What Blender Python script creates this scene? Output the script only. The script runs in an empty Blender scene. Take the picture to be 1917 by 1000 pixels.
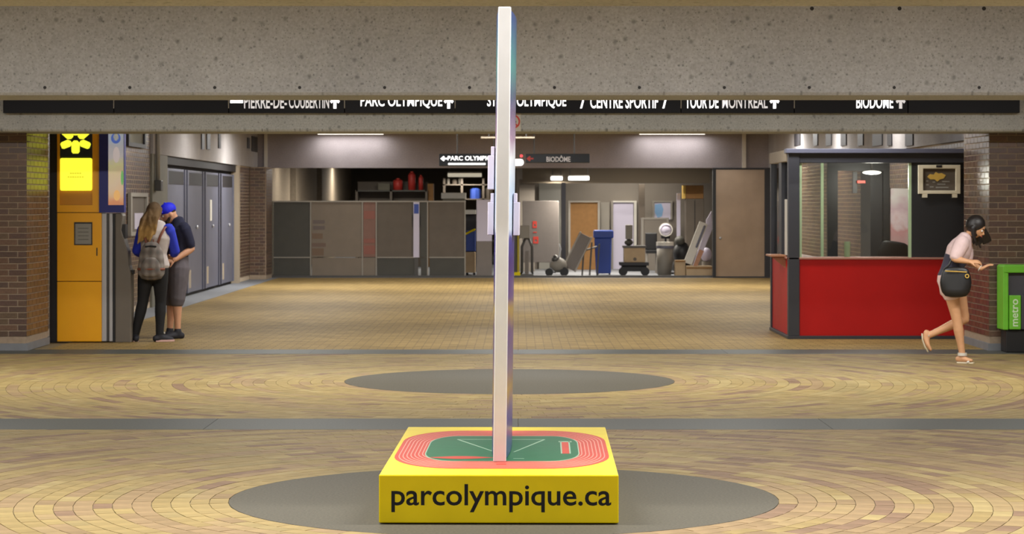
import bpy, bmesh, math, random
from mathutils import Vector, Matrix
random.seed(7)
scene = bpy.context.scene
COL = scene.collection
PI = math.pi
# ------------------------------------------------------------------ camera / view / world
F = 4341.0                     # focal length in pixels of the 1917-wide frame
VX, VY, CH = 970.0, 381.0, 1.65  # vanishing point of the hall's length, eye height
cam = bpy.data.cameras.new('camera'); cam_o = bpy.data.objects.new('camera', cam); COL.objects.link(cam_o)
cam.sensor_width = 36.0; cam.lens = 36.0*F/1917
cam_o.location = (0, 0, CH); cam_o.rotation_euler = (PI/2, 0, 0)
cam.shift_x = (958.5-VX)/1917; cam.shift_y = (VY-500)/1917
cam.clip_end = 200
cam.dof.use_dof = True; cam.dof.focus_distance = 13.0; cam.dof.aperture_fstop = 9.0
scene.camera = cam_o
vs = scene.view_settings
vs.view_transform = 'Standard'; vs.look = 'None'; vs.gamma = 1.0; vs.exposure = 0.0
vs.use_curve_mapping = False
w = bpy.data.worlds.new('world'); scene.world = w; w.use_nodes = True
w.node_tree.nodes['Background'].inputs[0].default_value = (0.5, 0.48, 0.45, 1)
w.node_tree.nodes['Background'].inputs[1].default_value = 0.02
HALL_LIGHT = 185.0       # watts of one hall ceiling lamp
CORR_LIGHT = 118.0
BACK_LIGHT = 16.0
STORE_LIGHT = 60.0
LAMP_COL = (1.0, 0.985, 0.95)

def X(px, d): return (px-VX)*d/F
def Z(py, d): return CH+(VY-py)*d/F
def D(py, z=0.0): return F*(CH-z)/(py-VY)

# ------------------------------------------------------------------ materials
def srgb(r, g, b):
    f = lambda c: c/12.92 if c <= .04045 else ((c+.055)/1.055)**2.4
    return (f(r/255), f(g/255), f(b/255), 1)

def mat(name, col, rough=.6, metal=0, var=.0, scale=8, bump=0, emit=None, es=0, spec=.5, stretch=None, coat=0):
    m = bpy.data.materials.new(name); m.use_nodes = True
    nt = m.node_tree; n = nt.nodes; l = nt.links
    b = n['Principled BSDF']
    b.inputs['Roughness'].default_value = rough; b.inputs['Metallic'].default_value = metal
    b.inputs['Specular IOR Level'].default_value = spec
    b.inputs['Coat Weight'].default_value = coat
    b.inputs['Base Color'].default_value = col
    if var or bump:
        tc = n.new('ShaderNodeTexCoord'); mp = n.new('ShaderNodeMapping')
        if stretch: mp.inputs['Scale'].default_value = stretch
        l.new(tc.outputs['Object'], mp.inputs[0])
        nz = n.new('ShaderNodeTexNoise'); nz.inputs['Scale'].default_value = scale; nz.inputs['Detail'].default_value = 6
        l.new(mp.outputs[0], nz.inputs[0])
        if var:
            mx = n.new('ShaderNodeMix'); mx.data_type = 'RGBA'
            mx.inputs[6].default_value = [c*(1-var) for c in col[:3]]+[1]
            mx.inputs[7].default_value = [min(1, c*(1+var)) for c in col[:3]]+[1]
            rp = n.new('ShaderNodeMapRange'); rp.inputs[1].default_value = .3; rp.inputs[2].default_value = .7
            l.new(nz.outputs[0], rp.inputs[0]); l.new(rp.outputs[0], mx.inputs[0]); l.new(mx.outputs[2], b.inputs['Base Color'])
        if bump:
            bp = n.new('ShaderNodeBump'); bp.inputs['Strength'].default_value = bump; bp.inputs['Distance'].default_value = .01
            l.new(nz.outputs[0], bp.inputs['Height']); l.new(bp.outputs[0], b.inputs['Normal'])
    if emit:
        b.inputs['Emission Color'].default_value = emit; b.inputs['Emission Strength'].default_value = es
    return m

def tint_mat(name, rough, var=.12, scale=30, bump=.15, spec=.5):
    """colour of each piece comes from the piece's own 'tint' attribute"""
    m = mat(name, (1, 1, 1, 1), rough, spec=spec); nt = m.node_tree; n = nt.nodes; l = nt.links; b = n['Principled BSDF']
    at = n.new('ShaderNodeAttribute'); at.attribute_name = 'tint'
    tc = n.new('ShaderNodeTexCoord'); nz = n.new('ShaderNodeTexNoise'); nz.inputs['Scale'].default_value = scale; nz.inputs['Detail'].default_value = 5
    l.new(tc.outputs['Object'], nz.inputs[0])
    rp = n.new('ShaderNodeMapRange'); rp.inputs[1].default_value = .3; rp.inputs[2].default_value = .7
    rp.inputs[3].default_value = 1-var; rp.inputs[4].default_value = 1+var
    l.new(nz.outputs[0], rp.inputs[0])
    mx = n.new('ShaderNodeMix'); mx.data_type = 'RGBA'; mx.blend_type = 'MULTIPLY'; mx.inputs[0].default_value = 1
    l.new(at.outputs['Color'], mx.inputs[6]); l.new(rp.outputs[0], mx.inputs[7]); l.new(mx.outputs[2], b.inputs['Base Color'])
    bp = n.new('ShaderNodeBump'); bp.inputs['Strength'].default_value = bump; bp.inputs['Distance'].default_value = .004
    l.new(nz.outputs[0], bp.inputs['Height']); l.new(bp.outputs[0], b.inputs['Normal'])
    return m

def concrete(name, col, pits=True, seed=0.0):
    m = mat(name, col, .85, spec=.3); nt = m.node_tree; n = nt.nodes; l = nt.links; b = n['Principled BSDF']
    tc = n.new('ShaderNodeTexCoord'); mp = n.new('ShaderNodeMapping'); mp.inputs['Location'].default_value = (seed, seed*.7, 0)
    l.new(tc.outputs['Object'], mp.inputs[0])
    n1 = n.new('ShaderNodeTexNoise'); n1.inputs['Scale'].default_value = 1.1; n1.inputs['Detail'].default_value = 8; n1.inputs['Roughness'].default_value = .62
    n2 = n.new('ShaderNodeTexNoise'); n2.inputs['Scale'].default_value = 60; n2.inputs['Detail'].default_value = 4
    l.new(mp.outputs[0], n1.inputs[0]); l.new(mp.outputs[0], n2.inputs[0])
    def mr(src, a, b2, c, d):
        r = n.new('ShaderNodeMapRange'); r.inputs[1].default_value = a; r.inputs[2].default_value = b2; r.inputs[3].default_value = c; r.inputs[4].default_value = d
        l.new(src, r.inputs[0]); return r.outputs[0]
    def mul(a, c):
        x = n.new('ShaderNodeMath'); x.operation = 'MULTIPLY'; l.new(a, x.inputs[0]); l.new(c, x.inputs[1]); return x.outputs[0]
    v = mul(mr(n1.outputs[0], .3, .7, .86, 1.12), mr(n2.outputs[0], .3, .7, .86, 1.14))
    if pits:
        sx_ = n.new('ShaderNodeSeparateXYZ'); cb = n.new('ShaderNodeCombineXYZ'); l.new(mp.outputs[0], sx_.inputs[0])
        ay_ = n.new('ShaderNodeMath'); ay_.operation = 'ADD'; l.new(sx_.outputs[1], ay_.inputs[0]); l.new(sx_.outputs[2], ay_.inputs[1])
        l.new(sx_.outputs[0], cb.inputs[0]); l.new(ay_.outputs[0], cb.inputs[1])
        for sc, th, cut in ((7, .13, .56), (15, .14, .52), (34, .16, .5)):
            vo = n.new('ShaderNodeTexVoronoi'); vo.inputs['Scale'].default_value = sc; vo.inputs['Randomness'].default_value = 1; vo.voronoi_dimensions = '2D'
            l.new(cb.outputs[0], vo.inputs[0])
            n3 = n.new('ShaderNodeTexNoise'); n3.inputs['Scale'].default_value = 2.3; l.new(mp.outputs[0], n3.inputs[0])
            # pits only where the sparse mask lets them through
            hole = mr(vo.outputs['Distance'], th*.35, th*1.25, .6, 1.0)
            mask = mr(vo.outputs['Color'], cut, cut+.16, 0, 1)
            inv = n.new('ShaderNodeMix'); inv.data_type = 'FLOAT'; inv.inputs[2].default_value = 1
            l.new(mask, inv.inputs[0]); l.new(hole, inv.inputs[3])
            v = mul(v, inv.outputs[0])
    mx = n.new('ShaderNodeMix'); mx.data_type = 'RGBA'; mx.blend_type = 'MULTIPLY'; mx.inputs[0].default_value = 1
    mx.inputs[6].default_value = col; l.new(v, mx.inputs[7]); l.new(mx.outputs[2], b.inputs['Base Color'])
    bp = n.new('ShaderNodeBump'); bp.inputs['Strength'].default_value = .35; bp.inputs['Distance'].default_value = .006
    l.new(v, bp.inputs['Height']); l.new(bp.outputs[0], b.inputs['Normal'])
    return m

def glass_mat(name, tint=(.93, .97, .95, 1), rough=0.0):
    m = bpy.data.materials.new(name); m.use_nodes = True; nt = m.node_tree; n = nt.nodes; l = nt.links
    for x in list(n): n.remove(x)
    o = n.new('ShaderNodeOutputMaterial'); t = n.new('ShaderNodeBsdfTransparent'); g = n.new('ShaderNodeBsdfGlossy'); mx = n.new('ShaderNodeMixShader')
    t.inputs[0].default_value = tint; g.inputs['Roughness'].default_value = .02
    fr = n.new('ShaderNodeFresnel'); fr.inputs[0].default_value = 1.45
    l.new(fr.outputs[0], mx.inputs[0]); l.new(t.outputs[0], mx.inputs[1]); l.new(g.outputs[0], mx.inputs[2]); l.new(mx.outputs[0], o.inputs[0])
    return m

def ramp_mat(name, stops, axis='Z', lo=0, hi=1, noise=.0, nscale=6, rough=.4, emit=0, spec=.5):
    """printed colours running along one axis of the object, broken up by noise"""
    m = mat(name, (1, 1, 1, 1), rough, spec=spec); nt = m.node_tree; n = nt.nodes; l = nt.links; b = n['Principled BSDF']
    tc = n.new('ShaderNodeTexCoord'); sp = n.new('ShaderNodeSeparateXYZ'); l.new(tc.outputs['Object'], sp.inputs[0])
    mr = n.new('ShaderNodeMapRange'); mr.inputs[1].default_value = lo; mr.inputs[2].default_value = hi
    l.new(sp.outputs[axis], mr.inputs[0])
    nz = n.new('ShaderNodeTexNoise'); nz.inputs['Scale'].default_value = nscale; nz.inputs['Detail'].default_value = 3; l.new(tc.outputs['Object'], nz.inputs[0])
    ma = n.new('ShaderNodeMath'); ma.operation = 'MULTIPLY_ADD'; ma.inputs[1].default_value = noise; l.new(nz.outputs[0], ma.inputs[0])
    sub = n.new('ShaderNodeMath'); sub.operation = 'SUBTRACT'; sub.inputs[1].default_value = noise*.5; l.new(mr.outputs[0], sub.inputs[0]); l.new(sub.outputs[0], ma.inputs[2])
    cr = n.new('ShaderNodeValToRGB'); e = cr.color_ramp.elements
    e[0].position, e[0].color = stops[0]; e[1].position, e[1].color = stops[-1]
    for p, c in stops[1:-1]:
        q = e.new(p); q.color = c
    l.new(ma.outputs[0], cr.inputs[0]); l.new(cr.outputs[0], b.inputs['Base Color'])
    if emit:
        l.new(cr.outputs[0], b.inputs['Emission Color']); b.inputs['Emission Strength'].default_value = emit
    return m

# ------------------------------------------------------------------ mesh builder
class MB:
    def __init__(s): s.v = []; s.f = []; s.c = []
    def add(s, vs, fs, col=None):
        o = len(s.v); s.v += [Vector(q) for q in vs]; s.f += [tuple(i+o for i in q) for q in fs]
        s.c += [col]*len(vs); return s
    def box(s, x0, x1, y0, y1, z0, z1, col=None):
        return s.add([(x0, y0, z0), (x1, y0, z0), (x1, y1, z0), (x0, y1, z0), (x0, y0, z1), (x1, y0, z1), (x1, y1, z1), (x0, y1, z1)],
                     [(0, 3, 2, 1), (4, 5, 6, 7), (0, 1, 5, 4), (1, 2, 6, 5), (2, 3, 7, 6), (3, 0, 4, 7)], col)
    def extr(s, poly, p, d):
        """poly: 2D points; p(u,v)->3D; extruded by vector d"""
        a = [Vector(p(*q)) for q in poly]; n = len(a); b = [q+Vector(d) for q in a]
        return s.add(a+b, [tuple(range(n))[::-1], tuple(range(n, 2*n))]+[(i, (i+1) % n, n+(i+1) % n, n+i) for i in range(n)])
    def ring(s, o, i, p, d):
        """frame between two closed outlines with the same point count"""
        n = len(o); V = [Vector(p(*q)) for q in o]+[Vector(p(*q)) for q in i]; V += [q+Vector(d) for q in V]
        fs = []
        for k in range(n):
            j = (k+1) % n
            fs += [(k, j, n+j, n+k), (2*n+k, 3*n+k, 3*n+j, 2*n+j), (k, 2*n+k, 2*n+j, j), (n+k, n+j, 3*n+j, 3*n+k)]
        return s.add(V, fs)
    def loft(s, pts, rad, side=(1, 0, 0), n=14, cap=True):
        pts = [Vector(p) for p in pts]; rad = [r if isinstance(r, tuple) else (r, r) for r in rad]
        m = len(pts); rings = []
        for i in range(m):
            t = (pts[min(i+1, m-1)]-pts[max(i-1, 0)]).normalized()
            a = Vector(side)-t*t.dot(Vector(side))
            if a.length < 1e-3: a = t.orthogonal()
            a.normalize(); b = t.cross(a)
            if cap and i == 0:
                for q, k in ((.98, .3), (.75, .75)):
                    rings.append([pts[0]-t*min(rad[0])*q+(a*math.cos(2*PI*j/n)*rad[0][0]+b*math.sin(2*PI*j/n)*rad[0][1])*k for j in range(n)])
            rings.append([pts[i]+a*math.cos(2*PI*j/n)*rad[i][0]+b*math.sin(2*PI*j/n)*rad[i][1] for j in range(n)])
            if cap and i == m-1:
                for q, k in ((.75, .75), (.98, .3)):
                    rings.append([pts[i]+t*min(rad[i])*q+(a*math.cos(2*PI*j/n)*rad[i][0]+b*math.sin(2*PI*j/n)*rad[i][1])*k for j in range(n)])
        vs = [q for r in rings for q in r]; fs = []
        for i in range(len(rings)-1):
            for j in range(n):
                fs.append((i*n+j, i*n+(j+1) % n, (i+1)*n+(j+1) % n, (i+1)*n+j))
        fs.append(tuple(range(n))[::-1]); fs.append(tuple((len(rings)-1)*n+j for j in range(n)))
        return s.add(vs, fs)
    def cyl(s, p0, p1, r0, r1=None, n=16):
        return s.loft([p0, p1], [r0, r1 if r1 is not None else r0], n=n, cap=False)
    def ell(s, c, r, R=None, n=18, m=12):
        c = Vector(c); R = R or Matrix.Identity(3); vs = [c+R @ Vector((0, 0, -r[2]))]
        for i in range(1, m):
            ph = -PI/2+PI*i/m
            for j in range(n):
                th = 2*PI*j/n
                vs.append(c+R @ Vector((r[0]*math.cos(ph)*math.cos(th), r[1]*math.cos(ph)*math.sin(th), r[2]*math.sin(ph))))
        vs.append(c+R @ Vector((0, 0, r[2]))); fs = []
        for j in range(n):
            fs.append((0, 1+(j+1) % n, 1+j)); fs.append((len(vs)-1, 1+(m-2)*n+j, 1+(m-2)*n+(j+1) % n))
        for i in range(m-2):
            for j in range(n):
                fs.append((1+i*n+j, 1+i*n+(j+1) % n, 1+(i+1)*n+(j+1) % n, 1+(i+1)*n+j))
        return s.add(vs, fs)
    def xf(s, M):
        s.v = [M @ q for q in s.v]; return s
    def mesh(s, name, off=Vector((0, 0, 0))):
        me = bpy.data.meshes.new(name); me.from_pydata([q-off for q in s.v], [], s.f)
        if any(c is not None for c in s.c):
            a = me.color_attributes.new('tint', 'FLOAT_COLOR', 'POINT')
            a.data.foreach_set('color', [k for c in s.c for k in (c or (1, 1, 1, 1))])
        bm = bmesh.new(); bm.from_mesh(me); bmesh.ops.recalc_face_normals(bm, faces=bm.faces[:]); bm.to_mesh(me); bm.free()
        me.update(); return me
    def build(s, name, m, parent=None, bevel=0, smooth=False, label=None):
        if parent is not None:
            off = world(parent)
        else:
            xs = [q.x for q in s.v]; ys = [q.y for q in s.v]; zs = [q.z for q in s.v]
            off = Vector(((min(xs)+max(xs))/2, (min(ys)+max(ys))/2, min(zs)))
        me = s.mesh(name, off); me.materials.append(m)
        if smooth: me.shade_smooth()
        o = bpy.data.objects.new(name, me); COL.objects.link(o)
        if parent is not None: o.parent = parent
        else: o.location = off
        if bevel:
            b = o.modifiers.new('bevel', 'BEVEL'); b.width = bevel; b.segments = 2; b.limit_method = 'ANGLE'; b.angle_limit = .7
        if label: o['label'] = label
        return o

def world(o):
    v = Vector(o.location)
    while o.parent: o = o.parent; v += o.location
    return v
def thing(name, label, cat, loc, group=None):
    o = bpy.data.objects.new(name, None); COL.objects.link(o); o.location = loc; o.empty_display_size = .1
    return tag(o, label, cat, group)
def tag(o, label, cat, group=None, kind=None):
    o['label'] = label; o['category'] = cat
    if group: o['group'] = group
    if kind: o['kind'] = kind
    return o
def struct(o, label=None, cat=None):
    o['kind'] = 'structure'
    if label: o['label'] = label
    if cat: o['category'] = cat
    return o
def boxp(name, m, parent, x0, x1, y0, y1, z0, z1, bevel=0, label=None):
    return MB().box(x0, x1, y0, y1, z0, z1).build(name, m, parent, bevel, label=label)

def rrect(w_, h_, r, n=6, cx=0, cy=0):
    out = []
    for sx, sy, a0 in ((1, 1, 0), (-1, 1, 90), (-1, -1, 180), (1, -1, 270)):
        for k in range(n+1):
            a = math.radians(a0+90*k/n); out.append((cx+sx*(w_/2-r)+r*math.cos(a), cy+sy*(h_/2-r)+r*math.sin(a)))
    return out
def circ(r, n=24, cx=0, cy=0, sx=1, sy=1): return [(cx+sx*r*math.cos(2*PI*k/n), cy+sy*r*math.sin(2*PI*k/n)) for k in range(n)]

def text_mb(s, p, box, thick, bold=0.0, depthdir=(0, -1, 0)):
    """lettering fitted to box=(u0,u1,v0,v1) on the plane p(u,v)"""
    cu = bpy.data.curves.new('t', 'FONT'); cu.body = s; cu.size = 1; cu.offset = bold; cu.resolution_u = 4
    o = bpy.data.objects.new('t', cu); COL.objects.link(o)
    dg = bpy.context.evaluated_depsgraph_get(); me = bpy.data.meshes.new_from_object(o.evaluated_get(dg))
    us = [v.co.x for v in me.vertices]; vv = [v.co.y for v in me.vertices]
    u0, u1, v0, v1 = min(us), max(us), min(vv), max(vv)
    U = lambda x: box[0]+(x-u0)/(u1-u0)*(box[1]-box[0]); V = lambda y: box[2]+(y-v0)/(v1-v0)*(box[3]-box[2])
    mb = MB(); a = [Vector(p(U(v.co.x), V(v.co.y))) for v in me.vertices]; dd = Vector(depthdir)*thick; n = len(a)
    fs = [tuple(f.vertices) for f in me.polygons]
    mb.v = [q+dd for q in a]; mb.f = list(fs); mb.c = [None]*n
    bpy.data.objects.remove(o); bpy.data.curves.remove(cu); bpy.data.meshes.remove(me)
    return mb

# ------------------------------------------------------------------ palette
M = {}
M['beam'] = concrete('cast concrete', srgb(186, 189, 194))
M['beam2'] = concrete('cast concrete weathered', srgb(180, 182, 182), seed=11)
M['soffit'] = concrete('ceiling concrete', srgb(160, 150, 135), pits=False, seed=4)
M['fascia'] = concrete('smooth grey fascia', srgb(150, 142, 146), pits=False, seed=9)
M['sidefascia'] = concrete('side fascia concrete', srgb(158, 153, 152), pits=False, seed=21)
M['grout'] = mat('dark grout', srgb(118, 104, 76), .8, var=.15, scale=12)
M['paver'] = tint_mat('glazed clay paver', .62, var=.14, scale=7, bump=.05, spec=.12)
M['brick'] = tint_mat('brown brick', .33, var=.18, scale=40, bump=.12, spec=.6)
M['mortar'] = mat('brick mortar', srgb(154, 136, 116), .9, var=.12, scale=20)
M['mortar_lit'] = mat('lit brick mortar', srgb(196, 178, 154), .9, var=.12, scale=20)  # same mortar, colour lightened where the brickwork is lit more
M['granite'] = mat('grey terrazzo', srgb(84, 80, 70), .62, var=.24, scale=70, spec=.12)
M['strip'] = mat('grey terrazzo strip', srgb(76, 78, 74), .5, var=.2, scale=60, spec=.16)
M['kerb'] = mat('bluish grey kerb', srgb(120, 122, 126), .6, var=.08, scale=6)
M['yellow'] = mat('yellow paint', srgb(212, 190, 4), .45, var=.05, scale=5, spec=.2)
M['white'] = mat('white board', srgb(198, 198, 200), .45, var=.03, scale=9)
M['letter'] = mat('charcoal vinyl', srgb(26, 26, 30), .6, spec=.15)
M['track'] = mat('red track print', srgb(190, 70, 55), .5, var=.05, scale=14, spec=.12)
M['line'] = mat('white line print', srgb(214, 146, 132), .5, spec=.12)
M['linew'] = mat('pale line print', srgb(150, 180, 155), .5, spec=.12)
M['field'] = mat('green field print', srgb(34, 100, 66), .5, var=.06, scale=8, spec=.12)
M['lav'] = mat('lavender white plastic', srgb(196, 190, 208), .5)
M['orange'] = mat('orange enamel', srgb(255, 178, 6), .38, var=.05, scale=3)
M['orange2'] = mat('orange recess', srgb(205, 138, 18), .45)
M['lit_y'] = mat('lit yellow sign', srgb(240, 240, 40), .4, emit=srgb(250, 250, 60), es=1.0)
M['lit_y2'] = mat('lit yellow print', srgb(190, 180, 30), .4, emit=srgb(214, 204, 40), es=.7)
M['dark'] = mat('near black', srgb(34, 32, 36), .5)
M['black'] = mat('black', srgb(20, 20, 22), .5)
M['charcoal'] = mat('charcoal metal', srgb(62, 62, 70), .45, var=.06, scale=5)
M['blue'] = mat('navy enamel', srgb(28, 36, 128), .4)
M['silver'] = mat('brushed aluminium', srgb(186, 186, 190), .35, metal=.25)
M['steel'] = mat('dark steel', srgb(84, 82, 80), .4, metal=.5)
M['taupe'] = mat('taupe grey casing', srgb(112, 104, 94), .5, var=.06, scale=4)
M['smoke'] = mat('smoked window', srgb(150, 148, 140), .25)
M['signblack'] = mat('black sign face', srgb(10, 10, 20), .5, spec=.25)
M['lit_w'] = mat('lit white lettering', srgb(235, 235, 240), .4, emit=(1, .99, .98, 1), es=1.6)
M['lit_dim'] = mat('dim white lettering', srgb(200, 195, 195), .4, emit=(1, .95, .93, 1), es=.12)  # faint glow put into the lettering of the unlit sign
M['lit_mid'] = mat('half lit white lettering', srgb(215, 212, 215), .4, emit=(1, .97, .97, 1), es=.5)
M['navysign'] = mat('dark teal sign face', srgb(24, 32, 44), .5)
M['gate'] = mat('blue grey steel gate', srgb(100, 101, 116), .45, metal=.15, var=.08, scale=2)
M['gatedark'] = mat('dark gap', srgb(30, 26, 28), .7)
M['post'] = mat('greenish grey column', srgb(110, 106, 92), .7, var=.08, scale=3)
M['tanpost'] = mat('tan post', srgb(160, 146, 126), .6)
M['red'] = mat('red laminate', srgb(182, 18, 15), .5, var=.04, scale=3, spec=.25)
M['frame'] = mat('dark grey frame', srgb(50, 51, 58), .45, var=.05, scale=4)
M['blackpanel'] = mat('black panel', srgb(30, 30, 33), .55, var=.08, scale=3)
M['wood'] = mat('wood', srgb(170, 122, 92), .55, var=.15, scale=6, stretch=(1, 8, 8))
M['counter'] = mat('counter edge', srgb(172, 120, 104), .5)
M['glass'] = glass_mat('window glass', (.965, .985, .97, 1))
M['cream'] = mat('cream plastic', srgb(224, 214, 188), .5)
M['gold'] = mat('gold print', srgb(216, 178, 84), .45)
M['palegreen'] = mat('pale green plastic', srgb(176, 200, 160), .45)
M['green'] = mat('bright green plastic', srgb(110, 190, 50), .4, var=.04)
M['bronze'] = mat('bronze metal', srgb(164, 142, 120), .28, metal=.35, var=.14, scale=1.6)
M['panelb'] = mat('brown panel', srgb(120, 108, 94), .6, var=.06, scale=4)
M['paneld'] = mat('dark brown panel', srgb(92, 82, 71), .6, var=.08, scale=4)
M['panelk'] = mat('blackish panel', srgb(66, 64, 57), .6, var=.08, scale=4)
M['panelr'] = mat('reddish panel', srgb(124, 90, 78), .6, var=.08, scale=5)
M['alu'] = mat('grey aluminium trim', srgb(150, 144, 134), .5, metal=.2)
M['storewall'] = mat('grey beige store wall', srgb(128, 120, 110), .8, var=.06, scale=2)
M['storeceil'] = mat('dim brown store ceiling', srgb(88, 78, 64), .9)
M['cork'] = mat('tan board', srgb(136, 98, 54), .8, var=.08, scale=10)
M['greyboard'] = mat('warm grey board', srgb(122, 114, 108), .7, var=.04)
M['bluebin'] = mat('blue plastic', srgb(44, 70, 150), .5)
M['card'] = mat('cardboard', srgb(172, 148, 116), .8, var=.06, scale=8)
M['rawred'] = mat('red plastic', srgb(196, 60, 52), .5)
M['redprint'] = mat('red print', srgb(208, 66, 54), .5)
M['bin'] = mat('grey plastic', srgb(132, 126, 116), .6)
M['offwhite'] = mat('off white board', srgb(206, 202, 192), .6, var=.03)
M['tube'] = mat('lit tube', (1, 1, 1, 1), .4, emit=(1, .98, .94, 1), es=5)
M['lampface'] = mat('lit diffuser', (1, 1, 1, 1), .4, emit=(1, .93, .8, 1), es=2)
M['housing'] = mat('lamp housing', srgb(206, 200, 192), .5)

# ------------------------------------------------------------------ lamps (fixtures on the ceilings of the bays)
def ceiling_lamp(x, y, z, L, watts, label, along='X', group='fluorescent ceiling lamps', wdt=.3, col=LAMP_COL):
    t = thing('ceiling_lamp', label, 'lamp', (x, y, z), group)
    hx, hy = (L/2, wdt/2) if along == 'X' else (wdt/2, L/2)
    boxp('housing', M['housing'], t, x-hx, x+hx, y-hy, y+hy, z+.03, z+.1, .008)
    boxp('diffuser', M['lampface'], t, x-hx*.96, x+hx*.96, y-hy*.85, y+hy*.85, z+.005, z+.03)
    ld = bpy.data.lights.new('lamp_light', 'AREA'); ld.shape = 'RECTANGLE'; ld.size = 2*hx; ld.size_y = 2*hy; ld.energy = watts; ld.color = col
    lo = bpy.data.objects.new('lamp_light', ld); COL.objects.link(lo); lo.parent = t; lo.location = (0, 0, -.01)
    return t

CEIL = 3.40
for i, y in enumerate((-2.0, 4.6, 12.2, 21.2)):
    for j, x in enumerate((-5.6, -1.9, 1.8, 5.5)):
        ceiling_lamp(x, y, CEIL-.1, 2.4, HALL_LIGHT*(1, 1, 1, .8)[i], 'fluorescent lamp on the hall ceiling '+('behind the viewer', 'over the viewer', 'above the yellow plinth', 'before the lettered sign')[i]+', '+('far left of its row', 'second from left', 'third from left', 'far right of its row')[j])
CC = 3.27
for i, y in enumerate((27.7, 34.0, 40.2, 45.8)):
    for j, x in enumerate((-2.6, 0.4, 3.3) if i == 0 else (-4.0, 0.0, 4.3)):
        ceiling_lamp(x, y, CC-.1, 2.0, CORR_LIGHT*(.55, .66, .85, 1.75)[i], 'fluorescent lamp on the passage ceiling '+('just behind the lettered beam', 'past the red kiosk', 'before the hanging signs', 'past the hanging signs')[i]+', '+('on the gate side', 'in the middle', 'on the kiosk side')[j], group='passage ceiling lamps')
for x in (-3.7, 3.4):
    ceiling_lamp(x, 51.2, CC-.1, 1.5, BACK_LIGHT, 'fluorescent lamp at the top of the far fascia, '+('above the partition' if x < 0 else 'towards the bronze door'), group='lamps above the far fascia', wdt=.2)

# ------------------------------------------------------------------ brickwork
def rot_z(a): return Matrix.Rotation(a, 4, 'Z')
BT = [srgb(*c) for c in ((92, 71, 58), (86, 68, 56), (100, 75, 61), (82, 64, 57), (96, 78, 62), (88, 67, 60), (104, 79, 64))]
CO, BL, BG = .0685, .205, .0125     # course height, brick pitch, joint
_bm = {}
def brick_mesh(w_, k):
    key = (round(w_, 3), k)
    if key not in _bm:
        mb = MB(); mb.box(-w_/2, w_/2, .001, .012, 0, CO-BG, BT[k]); me = mb.mesh('brick'); me.materials.append(M['brick']); _bm[key] = me
    return _bm[key]
def bricks(parent, faces, single=None, limit=300):
    """faces: (origin, along, length, z0, z1); the outward side is along rotated by -90 degrees"""
    todo = []
    for org, al, L, z0, z1 in faces:
        org = Vector(org); al = Vector(al).normalized(); ang = math.atan2(al.y, al.x)
        nrow = int((z1-z0)/CO)
        for r in range(nrow):
            u = -(BL/2 if r % 2 else 0)
            while u < L-.02:
                a, b = max(u, 0), min(u+BL, L)
                if b-a > .03:
                    c = org+al*((a+b)/2)+Vector((0, 0, z0+r*CO))
                    todo.append((c, ang, b-a-BG))
                u += BL
    rng = random.Random(len(todo))
    picked = []
    if single:
        picked = sorted([t for t in todo if single(t[0])], key=lambda t: -t[2]/t[0].y)[:limit]
    ids = set(map(id, picked)); rest = MB()
    for t in todo:
        k = rng.randrange(len(BT)); c, ang, w_ = t
        if id(t) in ids:
            o = bpy.data.objects.new('brick', brick_mesh(w_, k)); COL.objects.link(o); o.parent = parent
            o.location = c-world(parent); o.rotation_euler = (0, 0, ang)
        else:
            R = Matrix.Translation(c) @ rot_z(ang); s = MB().box(-w_/2, w_/2, .001, .012, 0, CO-BG, BT[k]); s.xf(R)
            rest.add(s.v, s.f); rest.c[-8:] = [BT[k]]*8
    if rest.v:
        o = rest.build('brickwork', M['brick'], parent); o['kind'] = 'stuff'

# ------------------------------------------------------------------ floor
R0, XC = 1.53, -.08
CIRC = (13.0, 21.58)
fl = struct(MB().box(-9.2, 9.2, -7, 78.3, -.2, -.006).build('floor', M['grout']), 'tan clay paved floor with grey terrazzo circles and strips', 'floor')
for yc in CIRC:
    MB().extr(circ(R0, 96, XC, yc), lambda u, v: (u, v, -.012), (0, 0, .012)).build('terrazzo_disc', M['granite'], fl)
STR = ((8.3, 9.2), (16.93, 17.78), (25.42, 26.2))
for a, b in STR:
    # each strip is laid from long terrazzo slabs
    x = -9.2
    while x < 9.1:
        boxp('terrazzo_slab', M['strip'], fl, x+.002, min(x+2.3, 9.2)-.002, a, b, -.012, 0)
        x += 2.3
PT = [tuple(k*.56 for k in srgb(*c)[:3])+(1,) for c in ((188, 164, 110), (184, 160, 106), (192, 168, 112), (182, 154, 114), (172, 145, 106), (188, 162, 116), (182, 161, 110), (160, 130, 104), (198, 176, 122))]
def clip(poly, axis, lim, keep_less):
    out = []
    for i in range(len(poly)):
        a, b = poly[i], poly[(i+1) % len(poly)]
        ia = (a[axis] <= lim) == keep_less; ib = (b[axis] <= lim) == keep_less
        if ia: out.append(a)
        if ia != ib:
            t = (lim-a[axis])/(b[axis]-a[axis]); out.append((a[0]+t*(b[0]-a[0]), a[1]+t*(b[1]-a[1])))
    return out
tiles = []
prng = random.Random(3)
TW = .105
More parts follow.
